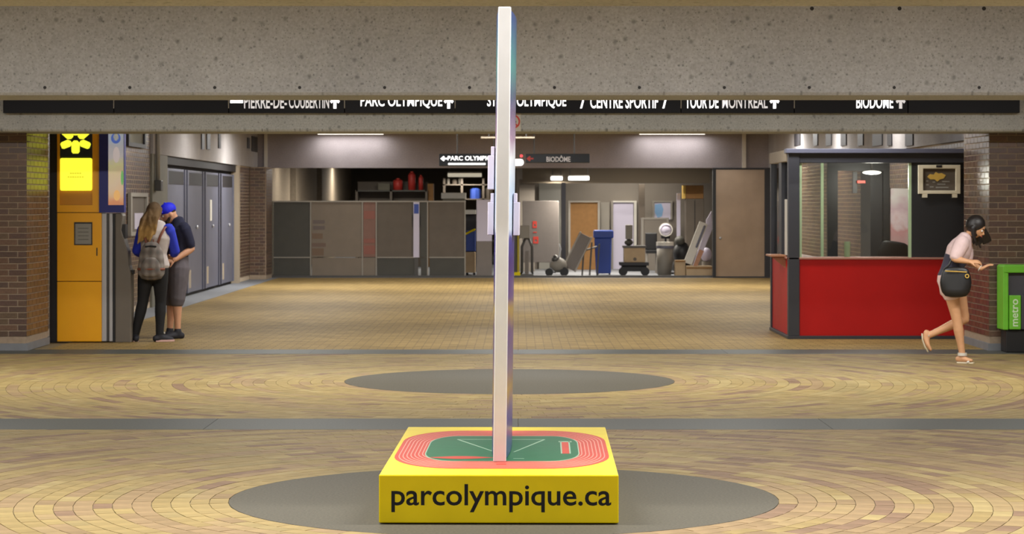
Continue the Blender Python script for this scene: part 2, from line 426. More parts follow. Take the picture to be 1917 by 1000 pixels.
for ci, (yc, ya, yb) in enumerate(((CIRC[0], STR[0][1], STR[1][0]), (CIRC[1], STR[1][1], STR[2][0]))):
    xa, xb = -6.9, 6.9
    for r in range(0, 75):
        ra = R0+.006+r*TW; rb = ra+TW-(.0042, .0032)[ci]
        if ra > 8.3: break
        n = int(2*PI*(ra+TW/2)/.2); ph = prng.random()*2*PI; k = prng.randrange(len(PT)); da = .0014/ra
        ringbias = prng.choice((0, 0, 2, 3))
        for j in range(n):
            cxx = XC+ra*math.cos(ph+2*PI*j/n)
            if cxx > .3 and ci == 0: k = prng.choice((3, 3, 4, 5, 5, 7, 1, 8)) if prng.random() < .6 else k
            elif prng.random() < .55: k = prng.randrange(len(PT)) if prng.random() < .6 else ringbias
            t0 = ph+2*PI*j/n+da; t1 = ph+2*PI*(j+1)/n-da
            P = lambda rr, t: (XC+rr*math.cos(t), yc+rr*math.sin(t))
            poly = [P(ra, t0), P(rb, t0), P(rb, t1), P(ra, t1)]
            cx = sum(q[0] for q in poly)/4; cy = sum(q[1] for q in poly)/4
            if not (xa-.2 < cx < xb+.2 and ya-.2 < cy < yb+.2): continue
            full = all(xa < q[0] < xb and ya < q[1] < yb for q in poly)
            if not full:
                for ax, lim, kl in ((0, xa, False), (0, xb, True), (1, ya+.004, False), (1, yb-.004, True)):
                    poly = clip(poly, ax, lim, kl)
                    if len(poly) < 3: break
                if len(poly) < 3: continue
            tiles.append((cx, cy, poly, k, full, (ra+rb)/2, (t0+t1)/2))
def in_frame(x, y, z=0, m=0):
    if y < .5: return False
    px = VX+x*F/y; py = VY+(CH-z)*F/y
    return -m < px < 1917+m and -m < py < 1000+m
def behind_plinth(x, y): return 11.8 < y < 17.2 and abs(VX+x*F/y-935) < 235 and VY+CH*F/y > 800 and y > 11.95
cand = sorted([t for t in tiles if t[4] and in_frame(t[0], t[1]) and not behind_plinth(t[0], t[1])], key=lambda t: t[1])[:300]
cid = set(map(id, cand))
_pm = {}
def paver_mesh(k):
    if k not in _pm:
        me = MB().box(-TW/2+.0021, TW/2-.0021, -.0985, .0985, -.012, 0, PT[k]).mesh('paver'); me.materials.append(M['paver']); _pm[k] = me
    return _pm[k]
field = MB()
for t in tiles:
    cx, cy, poly, k, full, rr, th = t
    if id(t) in cid:
        o = bpy.data.objects.new('paver', paver_mesh(k)); COL.objects.link(o); o.parent = fl
        o.location = Vector((cx, cy, prng.uniform(-.0012, 0)))-world(fl); o.rotation_euler = (0, 0, th)
    else:
        n = len(poly); z = prng.uniform(-.0012, 0)
        field.add([(q[0], q[1], z) for q in poly]+[(q[0], q[1], -.012) for q in poly],
                  [tuple(range(n))]+[(i, n+i, n+(i+1) % n, (i+1) % n) for i in range(n)], PT[k])
o = field.build('paver_field', M['paver'], fl); o['kind'] = 'stuff'
# the passage floor: small clay pavers in straight courses, too far to tell apart
def paving_mat():
    m = mat('straight clay paving', srgb(190, 160, 108), .6, spec=.06); nt = m.node_tree; n = nt.nodes; l = nt.links; b = n['Principled BSDF']
    tc = n.new('ShaderNodeTexCoord'); br = n.new('ShaderNodeTexBrick'); l.new(tc.outputs['Object'], br.inputs[0])
    br.inputs['Color1'].default_value = srgb(154, 130, 83); br.inputs['Color2'].default_value = srgb(134, 112, 70); br.inputs['Mortar'].default_value = srgb(100, 84, 58)
    br.inputs['Scale'].default_value = 1; br.inputs['Brick Width'].default_value = .2; br.inputs['Row Height'].default_value = .105; br.inputs['Mortar Size'].default_value = .006
    nz = n.new('ShaderNodeTexNoise'); nz.inputs['Scale'].default_value = 2.5; nz.inputs['Detail'].default_value = 6; l.new(tc.outputs['Object'], nz.inputs[0])
    rp = n.new('ShaderNodeMapRange'); rp.inputs[1].default_value = .3; rp.inputs[2].default_value = .7; rp.inputs[3].default_value = .88; rp.inputs[4].default_value = 1.1; l.new(nz.outputs[0], rp.inputs[0])
    mx = n.new('ShaderNodeMix'); mx.data_type = 'RGBA'; mx.blend_type = 'MULTIPLY'; mx.inputs[0].default_value = 1
    l.new(br.outputs[0], mx.inputs[6]); l.new(rp.outputs[0], mx.inputs[7]); l.new(mx.outputs[2], b.inputs['Base Color']); return m
M['paving'] = paving_mat()
boxp('passage_paving', M['paving'], fl, -5.32, 5.7, 26.2, 51.4, -.012, 0)
boxp('wall_kerb', M['kerb'], fl, -5.9, -5.32, 28.5, 51.4, -.012, .004)
boxp('store_paving', M['kerb'], fl, -5.7, 5.7, 51.4, 78, -.012, 0)
boxp('hall_paving', M['paving'], fl, -9.2, 9.2, -7, 8.3, -.012, 0)
boxp('hall_paving', M['paving'], fl, -9.2, -6.9, 9.2, 25.42, -.012, -.002)
boxp('hall_paving', M['paving'], fl, 6.9, 9.2, 9.2, 25.42, -.012, -.002)

# ------------------------------------------------------------------ ceiling, beams, walls
struct(MB().box(-9.2, 9.2, -7, 26.35, CEIL, CEIL+.2).build('ceiling', M['soffit']), 'concrete ceiling of the hall above the beams', 'ceiling')
struct(MB().box(-6.2, 6.2, 26.35, 51.6, CC, CC+.2).build('ceiling', M['soffit']), 'concrete ceiling of the passage behind the beams', 'ceiling')
BZ = 2.44
def beam(y0, y1, m, label):
    mb = MB(); c = .02
    mb.extr([(y0, CEIL), (y0, BZ+c), (y0+c, BZ), (y1-c, BZ), (y1, BZ+c), (y1, CEIL)], lambda u, v: (-9.2, u, v), (18.4, 0, 0))
    return struct(mb.build('concrete_beam', m), label, 'beam')
beam(8.35, 9.3, M['beam2'], 'dim concrete beam overhead at the very top of the view')
b1 = beam(16.9, 17.75, M['beam'], 'deep pitted concrete beam spanning the hall above the totem')
b2 = beam(25.42, 26.35, M['beam2'], 'shallow concrete beam below the black lettered sign band')
for k in range(-9, 10):
    x = X(402+k*159, 16.9)
    if abs(x) < 5: MB().extr(circ(.012, 10), lambda u, v: (x+u, 16.9, BZ+.055+v), (0, -.0015, 0)).build('tie_hole', M['dark'], b1)
for px in (1520, 1684, 1842):
    x = X(px, 16.9); MB().extr(circ(.015, 10), lambda u, v: (x+u, 16.9, Z(16, 16.9)+v), (0, -.0015, 0)).build('tie_hole', M['dark'], b1)

PW = -5.51; PE = 5.28
wl = struct(MB().extr([(-9.2, 26.01), (PW-.01, 26.01), (PW-.01, 27.22), (-9.2, 27.22)], lambda u, v: (u, v, 0), (0, 0, BZ+.9)).build('wall_left', M['mortar']), 'dark brown brick pier beside the orange ticket machine', 'wall')
bricks(wl, [((-9.2, 26.0, .08), (1, 0, 0), 9.2+PW, .08, BZ), ((PW, 26.0, .08), (0, 1, 0), 1.2, .08, BZ)], lambda c: c.x > -5.86)
boxp('plinth_course', M['kerb'], wl, -9.2, PW+.012, 25.985, 27.22, 0, .08)
wr = struct(MB().extr([(PE+.01, 26.01), (9.2, 26.01), (9.2, 27.5), (PE+.01, 27.5)], lambda u, v: (u, v, 0), (0, 0, BZ+.9)).build('wall_right', M['mortar']), 'dark brown brick pier between red kiosk and green newspaper box', 'wall')
bricks(wr, [((PE, 26.0, .08), (1, 0, 0), 9.2-PE, .08, BZ), ((PE, 27.48, .08), (0, -1, 0), 1.48, .08, BZ)], lambda c: c.x < 5.78)
boxp('plinth_course', M['kerb'], wr, PE-.012, 9.2, 25.985, 27.5, 0, .08)
# hall sides and the end behind the camera, outside the frame
struct(MB().box(-9.4, -9.2, -7, 27.5, 0, CEIL).build('wall_hall_left', M['mortar']), 'plain side wall of the hall beyond the picture edge', 'wall')
struct(MB().box(9.2, 9.4, -7, 27.5, 0, CEIL).build('wall_hall_right', M['mortar']), 'plain side wall of the hall past the newspaper box', 'wall')
struct(MB().box(-9.4, 9.4, -7.2, -7, 0, CEIL).build('wall_hall_rear', M['mortar']), 'plain end wall of the hall behind the viewer', 'wall')
# passage walls
LW, RW = -5.82, 5.6
cl = struct(MB().extr([(LW-.01, 27.2), (LW-.01, 36.7), (LW-.4, 36.7), (LW-.4, 27.2)], lambda u, v: (u, v, 0), (0, 0, CC)).build('wall_passage_left', M['mortar_lit']), 'brown brick passage wall behind the couple', 'wall')
bricks(cl, [((LW, 27.3, .05), (0, 1, 0), 9.4, .05, CC)])
cl2 = struct(MB().box(LW-.4, LW-.01, 47.95, 51.5, 0, BZ).build('wall_passage_left', M['mortar_lit']), 'short brown brick wall past the folding steel gate', 'wall')
bricks(cl2, [((LW, 47.95, .05), (0, 1, 0), 2.3, .05, BZ)])
pil = struct(MB().box(LW, -5.47, 50.3, 51.5, 0, BZ).build('wall_passage_pilaster', M['mortar']), 'narrow brick pilaster at the far corner of the passage', 'wall')
bricks(pil, [((LW, 50.29, .05), (1, 0, 0), .34, .05, BZ), ((-5.46, 50.3, .05), (0, 1, 0), 1.2, .05, BZ)])
struct(MB().box(LW-.4, LW+.04, 36.7, 51.5, BZ, CC).build('wall_passage_fascia_left', M['sidefascia']), 'grey concrete band above the folding steel gate', 'wall')
struct(MB().box(LW-.4, LW+.03, 36.7, 38.3, 0, BZ).build('wall_passage_column', M['post']), 'greenish grey column between brick wall and folding gate', 'wall')
cr = struct(MB().box(RW+.01, RW+.4, 27.5, 51.5, 0, BZ).build('wall_passage_right', M['mortar_lit']), 'brown brick passage wall seen through the kiosk windows', 'wall')
bricks(cr, [((RW, 51.4, .05), (0, -1, 0), 23.9, .05, BZ)])
struct(MB().box(RW-.04, RW+.4, 27.5, 51.5, BZ, CC).build('wall_passage_fascia_right', M['sidefascia']), 'grey concrete band above the red kiosk', 'wall')
ff = struct(MB().box(-5.8, RW, 51.5, 51.9, BZ, CC).build('wall_far_fascia', M['fascia']), 'wide grey fascia across the far end of the passage', 'wall')
boxp('cover_strip', M['housing'], ff, X(1390, 51.4), X(1397, 51.4), 51.44, 51.5, BZ, CC)
boxp('cover_strip', M['housing'], ff, X(494, 51.4), X(500, 51.4), 51.44, 51.5, BZ, CC)
# dark marks on the side bands (lettering too oblique to read)
def band_mark(x, d0, d1, py0, py1, parentname, m=M['dark']):
    dm = (d0+d1)/2; return (x, d0, d1, Z(py1, dm), Z(py0, dm))
tL = thing('wall_lettering', 'dark raised lettering on the concrete band above the steel gate', 'sign', (LW+.04, 45, BZ))
for a, b, p0, p1 in ((372, 377, 250, 280), (382, 388, 250, 280), (404, 408, 250, 278), (459, 463, 258, 278), (467, 477, 256, 284)):
    da, db = LW*F/(a-VX), LW*F/(b-VX); dm = (da+db)/2
    boxp('letter', M['dark'], tL, LW+.04, LW+.06, da, db, Z(p1, dm), min(CC-.02, Z(p0, dm)))
tR = thing('wall_lettering', 'dark raised lettering on the concrete band over the red kiosk', 'sign', (RW-.04, 36, BZ))
for a, b in ((1492, 1503), (1528, 1536), (1552, 1562), (1580, 1590), (1612, 1622), (1640, 1658), (1668, 1676), (1702, 1716)):
    da, db = RW*F/(a-VX), RW*F/(b-VX); dm = (da+db)/2
    boxp('letter', M['dark'], tR, RW-.06, RW-.04, db, da, Z(273, dm), min(CC-.05, Z(250, dm)))

# folding steel gate in the left wall
g = struct(bpy.data.objects.new('door_1', None), 'blue grey folding steel gate along the passage wall', 'gate'); COL.objects.link(g); g.location = (LW, 43, 0)
boxp('recess', M['gatedark'], g, LW-.3, LW-.12, 38.3, 47.95, 0, BZ)
boxp('header', M['gatedark'], g, LW-.12, LW+.0, 38.3, 47.95, 2.3, BZ)
ds = [38.45, 40.85, 43.2, 45.5, 47.75]
for a, b in zip(ds, ds[1:]):
    lf = boxp('leaf', M['gate'], g, LW-.1, LW-.04, a+.12, b-.1, .06, 2.24, .006)
    boxp('stile', M['gate'], lf, LW-.05, LW-.015, a+.12, a+.26, .06, 2.24, .004)
    boxp('stile', M['gate'], lf, LW-.05, LW-.015, b-.2, b-.1, .06, 2.24, .004)
    boxp('kick_plate', M['tanpost'], lf, LW-.05, LW-.03, a+.34, a+.62, .14, .46)
    boxp('top_recess', M['gatedark'], lf, LW-.045, LW-.03, a+.3, b-.3, 1.98, 2.2)
boxp('notice', M['offwhite'], g, LW-.04, LW-.03, 44.05, 44.3, 1.32, 1.72)
for dd in (42.2, 44.4, 46.9):
    MB().ell((LW-.02, dd, 1.22), (.02, .035, .035)).build('lock', M['silver'], g, smooth=True)
boxp('end_post', M['tanpost'], g, LW-.1, LW+.05, 47.8, 48.1, 0, BZ)
# pole and notice on brick
t = thing('vertical_pipe', 'pale vertical pipe running down from the ceiling by the column', 'pipe', (LW+.06, 37.0, 1.95))
MB().cyl((LW+.07, 37.0, 2.0), (LW+.07, 37.0, CC), .035).build('pipe', M['alu'], t, smooth=True)
boxp('junction_box', M['steel'], t, LW+.03, LW+.14, 36.9, 37.1, 1.85, 2.02, .01)
def wall_frame(name, label, cat, d0, d1, z0, z1, mf, mi, inner=None):
    t = thing(name, label, cat, (LW, (d0+d1)/2, z0))
    MB().ring([(d0, z0), (d1, z0), (d1, z1), (d0, z1)], [(d0+.12, z0+.06), (d1-.12, z0+.06), (d1-.12, z1-.06), (d0+.12, z1-.06)], lambda u, v: (LW+.012, u, v), (.05, 0, 0)).build('frame', mf, t)
    boxp('panel', mi, t, LW+.012, LW+.03, d0+.1, d1-.1, z0+.05, z1-.05)
    if inner: boxp('paper', inner, t, LW+.03, LW+.034, d0+.5, d1-.3, z0+.1, z0+.34)
    return t
wall_frame('notice_frame', 'grey framed notice case on the brick wall behind the blond woman', 'notice', 34.5, 36.1, Z(441, 35.2), Z(361, 35.2), M['alu'], M['paneld'], M['lav'])
wall_frame('wall_sign', 'dark edged pale sign high on the brick wall by the ticket machine', 'sign', 34.3, 35.9, Z(276, 35.2), Z(240, 35.2), M['dark'], M['post'])

# ------------------------------------------------------------------ overhead sign band
SD = 25.30
sg = thing('direction_sign', 'long black overhead sign band with lit white lettering and arrows', 'sign', (0, SD, Z(212, SD)))
zb = Z(211.5, SD); zt = Z(163, SD)
seams = [5, 213, 428, 645, 852, 1275, 1487, 1700, 1910]
for a, b in zip(seams, seams[1:]):
    boxp('sign_panel', M['signblack'], sg, X(a, SD)+.004, X(b, SD)-.004, SD, SD+.12, zb, zt, .004)
for s in seams[1:-2]:
    boxp('divider', M['alu'], sg, X(s-.8, SD), X(s+.8, SD), SD-.004, SD, zb+.05, zt)
pf = lambda u, v: (u, SD, v)
zc0, zc1 = Z(203, SD), Z(178, SD)
def sign_text(s, a, b, m, z0=zc0, z1=zc1):
    text_mb(s, pf, (X(a, SD), X(b, SD), z0, z1), .004, .012).build('lettering', m, sg)
def arrow_up(px, m, par, d, zc, h, p):
    k = h/2; x = X(px, d)
    MB().extr([(x-.22*k, zc-k), (x+.22*k, zc-k), (x+.22*k, zc), (x+.5*k, zc-.25*k), (x+.72*k, zc+.05*k), (x, zc+k), (x-.72*k, zc+.05*k), (x-.5*k, zc-.25*k), (x-.22*k, zc)], p, (0, -.004, 0)).build('arrow', m, par)
sign_text('PIERRE-DE-', 457, 537, M['lit_mid']); sign_text('COUBERTIN', 541, 616, M['lit_mid'])
MB().extr([(X(431, SD), Z(193, SD)), (X(455, SD), Z(193, SD)), (X(455, SD), zc1), (X(431, SD), zc1)], pf, (0, -.004, 0)).build('dash', M['lit_w'], sg)
sign_text('PARC OLYMPIQUE', 675, 828, M['lit_w'])
sign_text('STADE OLYMPIQUE', 912, 1060, M['lit_w'])
for px in (1091, 1245):
    MB().extr([(X(px-5, SD), zc0), (X(px-1.5, SD), zc0), (X(px+5, SD), zc1), (X(px+1.5, SD), zc1)], pf, (0, -.004, 0)).build('slash', M['lit_w'], sg)
sign_text('CENTRE SPORTIF', 1105, 1232, M['lit_w'])
sign_text('TOUR DE', 1283, 1345, M['lit_w']); sign_text('MONTRÉAL', 1352, 1437, M['lit_mid'], zc0, Z(173, SD))
sign_text('BIODÔME', 1603, 1672, M['lit_w'], zc0, Z(173, SD))
for px in (627, 840, 1450, 1686): arrow_up(px, M['lit_w'] if px != 1686 else M['lit_mid'], sg, SD, (zc0+zc1)/2, .15, pf)
for px in (300, 800, 1290, 1640): boxp('bracket', M['steel'], sg, X(px, SD)-.03, X(px, SD)+.03, SD+.119, 25.43, zb+.06, zb+.12)
# no smoking plate on the shallow beam
ns = thing('no_smoking_sign', 'small white plate with red prohibition ring on the shallow beam', 'sign', (X(965, 25.4), 25.4, Z(247, 25.4)))
xa, xb, za, zb2 = X(946, 25.4), X(975, 25.4), Z(246, 25.4), Z(211, 25.4); cxn, czn = (xa+xb)/2, (za+zb2)/2+.005
boxp('plate', M['offwhite'], ns, xa, xb, 25.408, 25.42, za, zb2, .003)
MB().ring(circ(.078, 28, cxn, czn), circ(.06, 28, cxn, czn), lambda u, v: (u, 25.408, v), (0, -.002, 0)).build('prohibition_ring', M['redprint'], ns)
MB().extr([(cxn-.05, czn+.038), (cxn-.038, czn+.05), (cxn+.05, czn-.038), (cxn+.038, czn-.05)], lambda u, v: (u, 25.408, v), (0, -.002, 0)).build('prohibition_bar', M['redprint'], ns)
boxp('cigarette_symbol', M['letter'], ns, cxn-.04, cxn+.035, 25.4065, 25.408, czn-.012, czn+.006)

# ------------------------------------------------------------------ hanging signs in the passage
HD = 43.0
def hang_sign(label, x0, x1, y0, y1, msg, tb, lit, arrow_px, rods):
    t = thing('hanging_sign', label, 'sign', (X((x0+x1)/2, HD), HD, Z(y1, HD)), 'signs hung from the passage ceiling')
    boxp('sign_box', M['navysign'], t, X(x0, HD), X(x1, HD), HD, HD+.14, Z(y1, HD), Z(y0, HD), .01)
    m = M['lit_w'] if lit else M['lit_dim']; p = lambda u, v: (u, HD, v)
    text_mb(msg, p, (X(tb[0], HD), X(tb[1], HD), Z(tb[3], HD), Z(tb[2], HD)), .006, .015).build('lettering', m, t)
    a = X(arrow_px, HD); zc = (Z(tb[2], HD)+Z(tb[3], HD))/2; k = .055
    MB().extr([(a-1.2*k, zc), (a-.1*k, zc+.9*k), (a+.3*k, zc+.6*k), (a, zc+.25*k), (a+1.2*k, zc+.25*k), (a+1.2*k, zc-.25*k), (a, zc-.25*k), (a+.3*k, zc-.6*k), (a-.1*k, zc-.9*k)], p, (0, -.006, 0)).build('arrow', m if lit else M['rawred'], t)
    for r in rods: MB().cyl((X(r, HD), HD+.07, Z(y0, HD)), (X(r, HD), HD+.07, CC), .012, n=8).build('rod', M['steel'], t)
    if lit:
        MB().extr(rrect(X(909, HD)-X(839, HD), .035, .008, 3, X(874, HD), Z(307, HD)), p, (0, -.006, 0)).build('underline', M['lit_w'], t)
    return t
h1 = hang_sign('lit hanging sign reading Parc Olympique with an arrow', 822, 962, 288, 311, 'PARC OLYMPIQUE', (838, 935, 292, 302), True, 831, (856, 925))
MB().extr(rrect(X(980, HD)-X(955, HD), .125, .06, 5, X(968, HD), Z(304, HD)), lambda u, v: (u, HD+.02, v), (0, .1, 0)).build('lit_end', M['lit_w'], h1)
h2 = hang_sign('unlit hanging sign reading Biodôme with an arrow', 984, 1104, 288, 305, 'BIODÔME', (1023, 1068, 291, 303), False, 992, (1000, 1075))
MB().ell((X(976, HD), HD, Z(292, HD)), (.025, .02, .025)).build('indicator_light', mat('red indicator', srgb(240, 40, 50), .4, emit=(1, .05, .06, 1), es=2.5), h2, smooth=True)
t = thing('ceiling_tray', 'pale slim tray under the passage ceiling beside the totem', 'tray', (X(950, HD), HD-2, Z(259, HD-2)))
boxp('tray', M['tanpost'], t, X(900, HD-2), X(1001, HD-2), HD-2, HD-1.8, Z(259, HD-2), Z(256, HD-2), .004)
for px in (915, 985): MB().cyl((X(px, HD-2), HD-1.9, Z(257, HD-2)), (X(px, HD-2), HD-1.9, CC), .01, n=8).build('rod', M['steel'], t)

# ------------------------------------------------------------------ totem with yellow plinth
TA = -.011      # the plinth stands very slightly turned
TO = Vector((-.100, 11.92, 0))
tot = thing('advertising_totem', 'tall white edged panel on a yellow plinth lettered parcolympique.ca', 'totem', TO+Vector((0, 1.28, 0)))
RT = Matrix.Translation(TO) @ rot_z(TA)
PWD, PDP, PHT = .6165, 2.56, .2535
def tp(mb): return mb.xf(RT)
pl = tp(MB().box(-PWD, PWD, 0, PDP, .006, PHT)).build('plinth', M['yellow'], tot, .006)
tp(text_mb('parcolympique.ca', lambda u, v: (u, 0, v), (-.552, .578, .062, .207), .0012, .012)).build('lettering', M['letter'], pl)
zt_ = PHT
def flat(poly, name, m, lift, par=pl): return tp(MB().extr(poly, lambda u, v: (u, v, zt_), (0, 0, lift))).build(name, m, par)
def track(sx, sy, rx, ry, n=10, cx=0.0, cy=1.30):
    """rounded outline, corner radii rx, ry"""
    out = []
    for qx, qy, a0 in ((1, 1, 0), (-1, 1, 90), (-1, -1, 180), (1, -1, 270)):
        for k in range(n+1):
            a = math.radians(a0+90*k/n); out.append((cx+qx*(sx-rx)+rx*math.cos(a), cy+qy*(sy-ry)+ry*math.sin(a)))
    return out
ax, ay = .592, 1.02
flat(track(ax, ay, .36, .62), 'running_track', M['track'], .0010)
for k in range(1, 8):
    f_ = k/8
    o1 = track(ax-.165*f_, ay-.34*f_, .36-.09*f_, .62-.2*f_); i1 = track(ax-.165*f_-.006, ay-.34*f_-.006, .36-.09*f_, .62-.2*f_)
    tp(MB().ring(o1, i1, lambda u, v: (u, v, zt_+.0005), (0, 0, .0012))).build('lane_line', M['line'], pl)
gi = [(-.428, .99), (-.428, 1.62), (-.30, 1.97), (.30, 1.97), (.428, 1.62), (.428, .99), (.28, .68), (-.28, .68)]
flat(track(.428, .672, .16, .40), 'green_field', M['field'], .0022)
tp(MB().ring(track(.431, .676, .16, .40), track(.425, .668, .16, .40), lambda u, v: (u, v, zt_+.001), (0, 0, .0018))).build('field_edge_line', M['linew'], pl)
lens = [(-.40+.36*k/12, .80-.13*math.sin(PI*k/12)*.55) for k in range(13)]+[(-.04-.36*k/12, .80+.13*math.sin(PI*k/12)*.5) for k in range(1, 12)]
flat(lens, 'red_bend', M['track'], .0030)
flat([(.335, 1.0), (.375, 1.0), (.375, 1.62), (.335, 1.62)], 'red_runway', M['track'], .0030)
for q in ([(.327, 1.0), (.335, 1.0), (.335, 1.66), (.327, 1.66)], [(.375, 1.0), (.383, 1.0), (.383, 1.66), (.375, 1.66)], [(.318, 1.62), (.395, 1.62), (.395, 1.67), (.318, 1.67)],
          [(-.28, 1.76), (-.272, 1.78), (-.02, 1.03), (-.028, 1.03)], [(.24, 1.76), (.232, 1.78), (.06, 1.08), (.068, 1.08)], [(-.28, 1.76), (.24, 1.76), (.24, 1.775), (-.28, 1.775)], [(.065, .74), (.125, .74), (.125, .755), (.065, .755)]):
    flat(q, 'white_marking', M['linew'], .0034)
flat([(-.022, .47), (.03, .47), (.03, .585), (-.022, .585)], 'red_reflection', M['redprint'], .0034)  # reflection at the panel's foot, painted on as a flat red patch
# the panel: two bowed printed faces between white edge boards, leaning a little
sh = Matrix.Identity(4); sh[0][2] = (.0275)/2.45
PM = RT @ Matrix.Translation((-.0065, 0, PHT)) @ sh
H = 2.455; yn, yf, hw, bul = .58, 2.10, .0352, .027
def pm(mb): return mb.xf(PM)
pn = tot
pm(MB().extr([(-hw, yn), (hw, yn), (hw, yn+.045), (-hw, yn+.045)], lambda u, v: (u, v, .003), (0, 0, H))).build('edge_board', M['white'], tot, .006)
pm(MB().extr([(-hw, yf-.045), (hw, yf-.045), (hw, yf), (-hw, yf)], lambda u, v: (u, v, .003), (0, 0, H))).build('edge_board', M['white'], tot, .006)
M['print'] = ramp_mat('printed totem face', [(0, srgb(40, 44, 120)), (.1, srgb(60, 50, 140)), (.16, srgb(150, 120, 60)), (.2, srgb(90, 70, 120)), (.28, srgb(80, 64, 130)), (.33, srgb(160, 140, 70)), (.36, srgb(60, 54, 130)), (.44, srgb(48, 44, 120)), (.5, srgb(60, 60, 150)), (.52, srgb(190, 205, 226)), (.6, srgb(170, 195, 224)), (.68, srgb(205, 210, 222)), (.72, srgb(150, 120, 150)), (.8, srgb(70, 70, 110)), (.88, srgb(60, 130, 130)), (1, srgb(50, 70, 130))], 'Z', .25, 2.7, noise=.07, nscale=5, rough=.25)
for s in (-1, 1):
    pts = []; n = 14
    for k in range(n+1):
        f_ = k/n; y = yn+.045+f_*(yf-yn-.09); b = hw-.006+bul*math.sin(PI*f_)**.8; pts.append((s*b, y))
    inner = [(q[0]-s*.006, q[1]) for q in pts[::-1]]
    pm(MB().extr(pts+inner, lambda u, v: (u, v, .01), (0, 0, H-.02))).build('printed_face', M['print'], tot, label='bowed panel face printed blue and violet')
for s, y0, z0, z1, yl, w_ in ((-1, .95, Z(355, 13.1), Z(276, 13.1), .32, .036), (-1, .95, Z(439, 13.1), Z(362, 13.1), .32, .034), (1, .95, Z(440, 13.1), Z(362, 13.1), .32, .034)):
    xi = s*(hw+bul-.008); mb = MB(); z0 -= PHT; z1 -= PHT
    xs = sorted((xi, xi+s*w_)); mb.box(xs[0], xs[1], y0, y0+yl, z0, z1-.05)
    xs2 = sorted((xi, xi+s*w_*.55)); mb.box(xs2[0], xs2[1], y0+.01, y0+yl-.01, z1-.05, z1)
    pm(mb).build('leaflet_holder', M['lav'], tot, .003)

# ------------------------------------------------------------------ ticket machine
MD = 27.5
tm = thing('ticket_machine', 'tall orange ticket machine with lit yellow panels beside brick pier', 'machine', (X(160, MD), MD+.45, 0))
x0, x1 = X(107, MD), X(190, MD); yb_ = MD+.30
ZS1, ZS2 = Z(398, MD), Z(527, MD); top = 2.62
boxp('core', M['dark'], tm, x0+.01, x1, MD+.02, yb_-.02, .015, top-.02)
for a, b in ((.012, ZS2-.004), (ZS2+.004, ZS1-.004)):
    boxp('side_panel', M['orange'], tm, x0, x1, MD, MD+.03, a, b, .004)
# upper side panel with openings: a frame around sign, lit panel and recess
xl, xr = X(112, MD), X(173, MD)
MB().ring([(x0, ZS1+.004), (x1, ZS1+.004), (x1, top), (x0, top)], [(xl, Z(384, MD)), (xr, Z(384, MD)), (xr, top-.06), (xl, top-.06)], lambda u, v: (u, MD, v), (0, .03, 0)).build('side_panel', M['orange'], tm)
boxp('recess_panel', M['orange2'], tm, xl+.002, xr-.002, MD+.018, MD+.024, Z(384, MD)+.002, Z(356, MD))
lp = MB().extr(rrect(xr-xl-.012, Z(296, MD)-Z(357, MD), .02, 4, (xl+xr)/2, (Z(296, MD)+Z(357, MD))/2), lambda u, v: (u, MD-.012, v), (0, .04, 0)).build('lit_panel', M['lit_y'], tm, label='square panel lit bright yellow')
for zz, n in ((Z(324.5, MD), 5), (Z(331.5, MD), 7)):
    for k in range(n):
        xx = (xl+xr)/2+(k-n/2)*.028; boxp('print_mark', M['lit_y2'], lp, xx, xx+.02, MD-.0135, MD-.012, zz-.008, zz+.008)
boxp('pictogram_plate', M['navysign'], tm, xl+.002, xr-.002, MD+.002, MD+.02, Z(293, MD), top-.062)
cxp = X(141.5, MD); czp = Z(263, MD)
def petal(ang, r0, r1, w_):
    a = math.radians(ang); ux, uz = math.cos(a), math.sin(a)
    out = [(r0, -.018), (r0+.03, -w_), (r1-.02, -w_*.95), (r1, -w_*.6), (r1, w_*.6), (r1-.02, w_*.95), (r0+.03, w_), (r0, .018)]
    MB().extr([(cxp+u*ux-v*uz, czp+u*uz+v*ux) for u, v in out], lambda u, v: (u, MD-.006, v), (0, .012, 0)).build('lit_petal', M['lit_y'], tm)
petal(-90, .0, .155, .05); petal(-22, .055, .185, .044); petal(202, .055, .185, .044); petal(40, .05, .19, .05); petal(140, .05, .19, .05); petal(90, .06, .2, .05)
# lower door: window, lock
MB().ring([(X(139, MD), Z(459, MD)), (X(173, MD), Z(459, MD)), (X(173, MD), Z(416, MD)), (X(139, MD), Z(416, MD))], [(X(141, MD), Z(457, MD)), (X(171, MD), Z(457, MD)), (X(171, MD), Z(419, MD)), (X(141, MD), Z(419, MD))], lambda u, v: (u, MD-.006, v), (0, .006, 0)).build('window_trim', M['dark'], tm)
wi = boxp('side_window', M['smoke'], tm, X(141, MD), X(171, MD), MD-.004, MD-.001, Z(457, MD), Z(419, MD))
for k in range(4): boxp('print_line', M['steel'], wi, X(146, MD), X(166, MD), MD-.005, MD-.004, Z(428+k*7, MD), Z(427+k*7, MD))
boxp('lock', M['dark'], tm, X(180.5, MD), X(182.5, MD), MD-.004, MD, Z(479, MD), Z(464, MD))
boxp('gap_shade', M['dark'], tm, x0-.10, x0, MD+.05, yb_, .0, top)  # dark box added where only black shadow fills the gap by the pier
# silver body behind the front
xs = X(210, MD)
boxp('aluminium_corner', M['silver'], tm, x1, X(199, MD), MD+.01, yb_, .012, ZS1-.01, .008)
boxp('corner_groove', M['steel'], tm, X(199, MD), X(204, MD), MD+.04, yb_, .012, ZS1-.01)
boxp('aluminium_corner', M['silver'], tm, X(204, MD), xs, MD+.015, yb_, .012, ZS1-.01, .006)
boxp('dark_seam', M['black'], tm, xs, X(215, MD), MD+.04, yb_, .0, ZS1-.01)
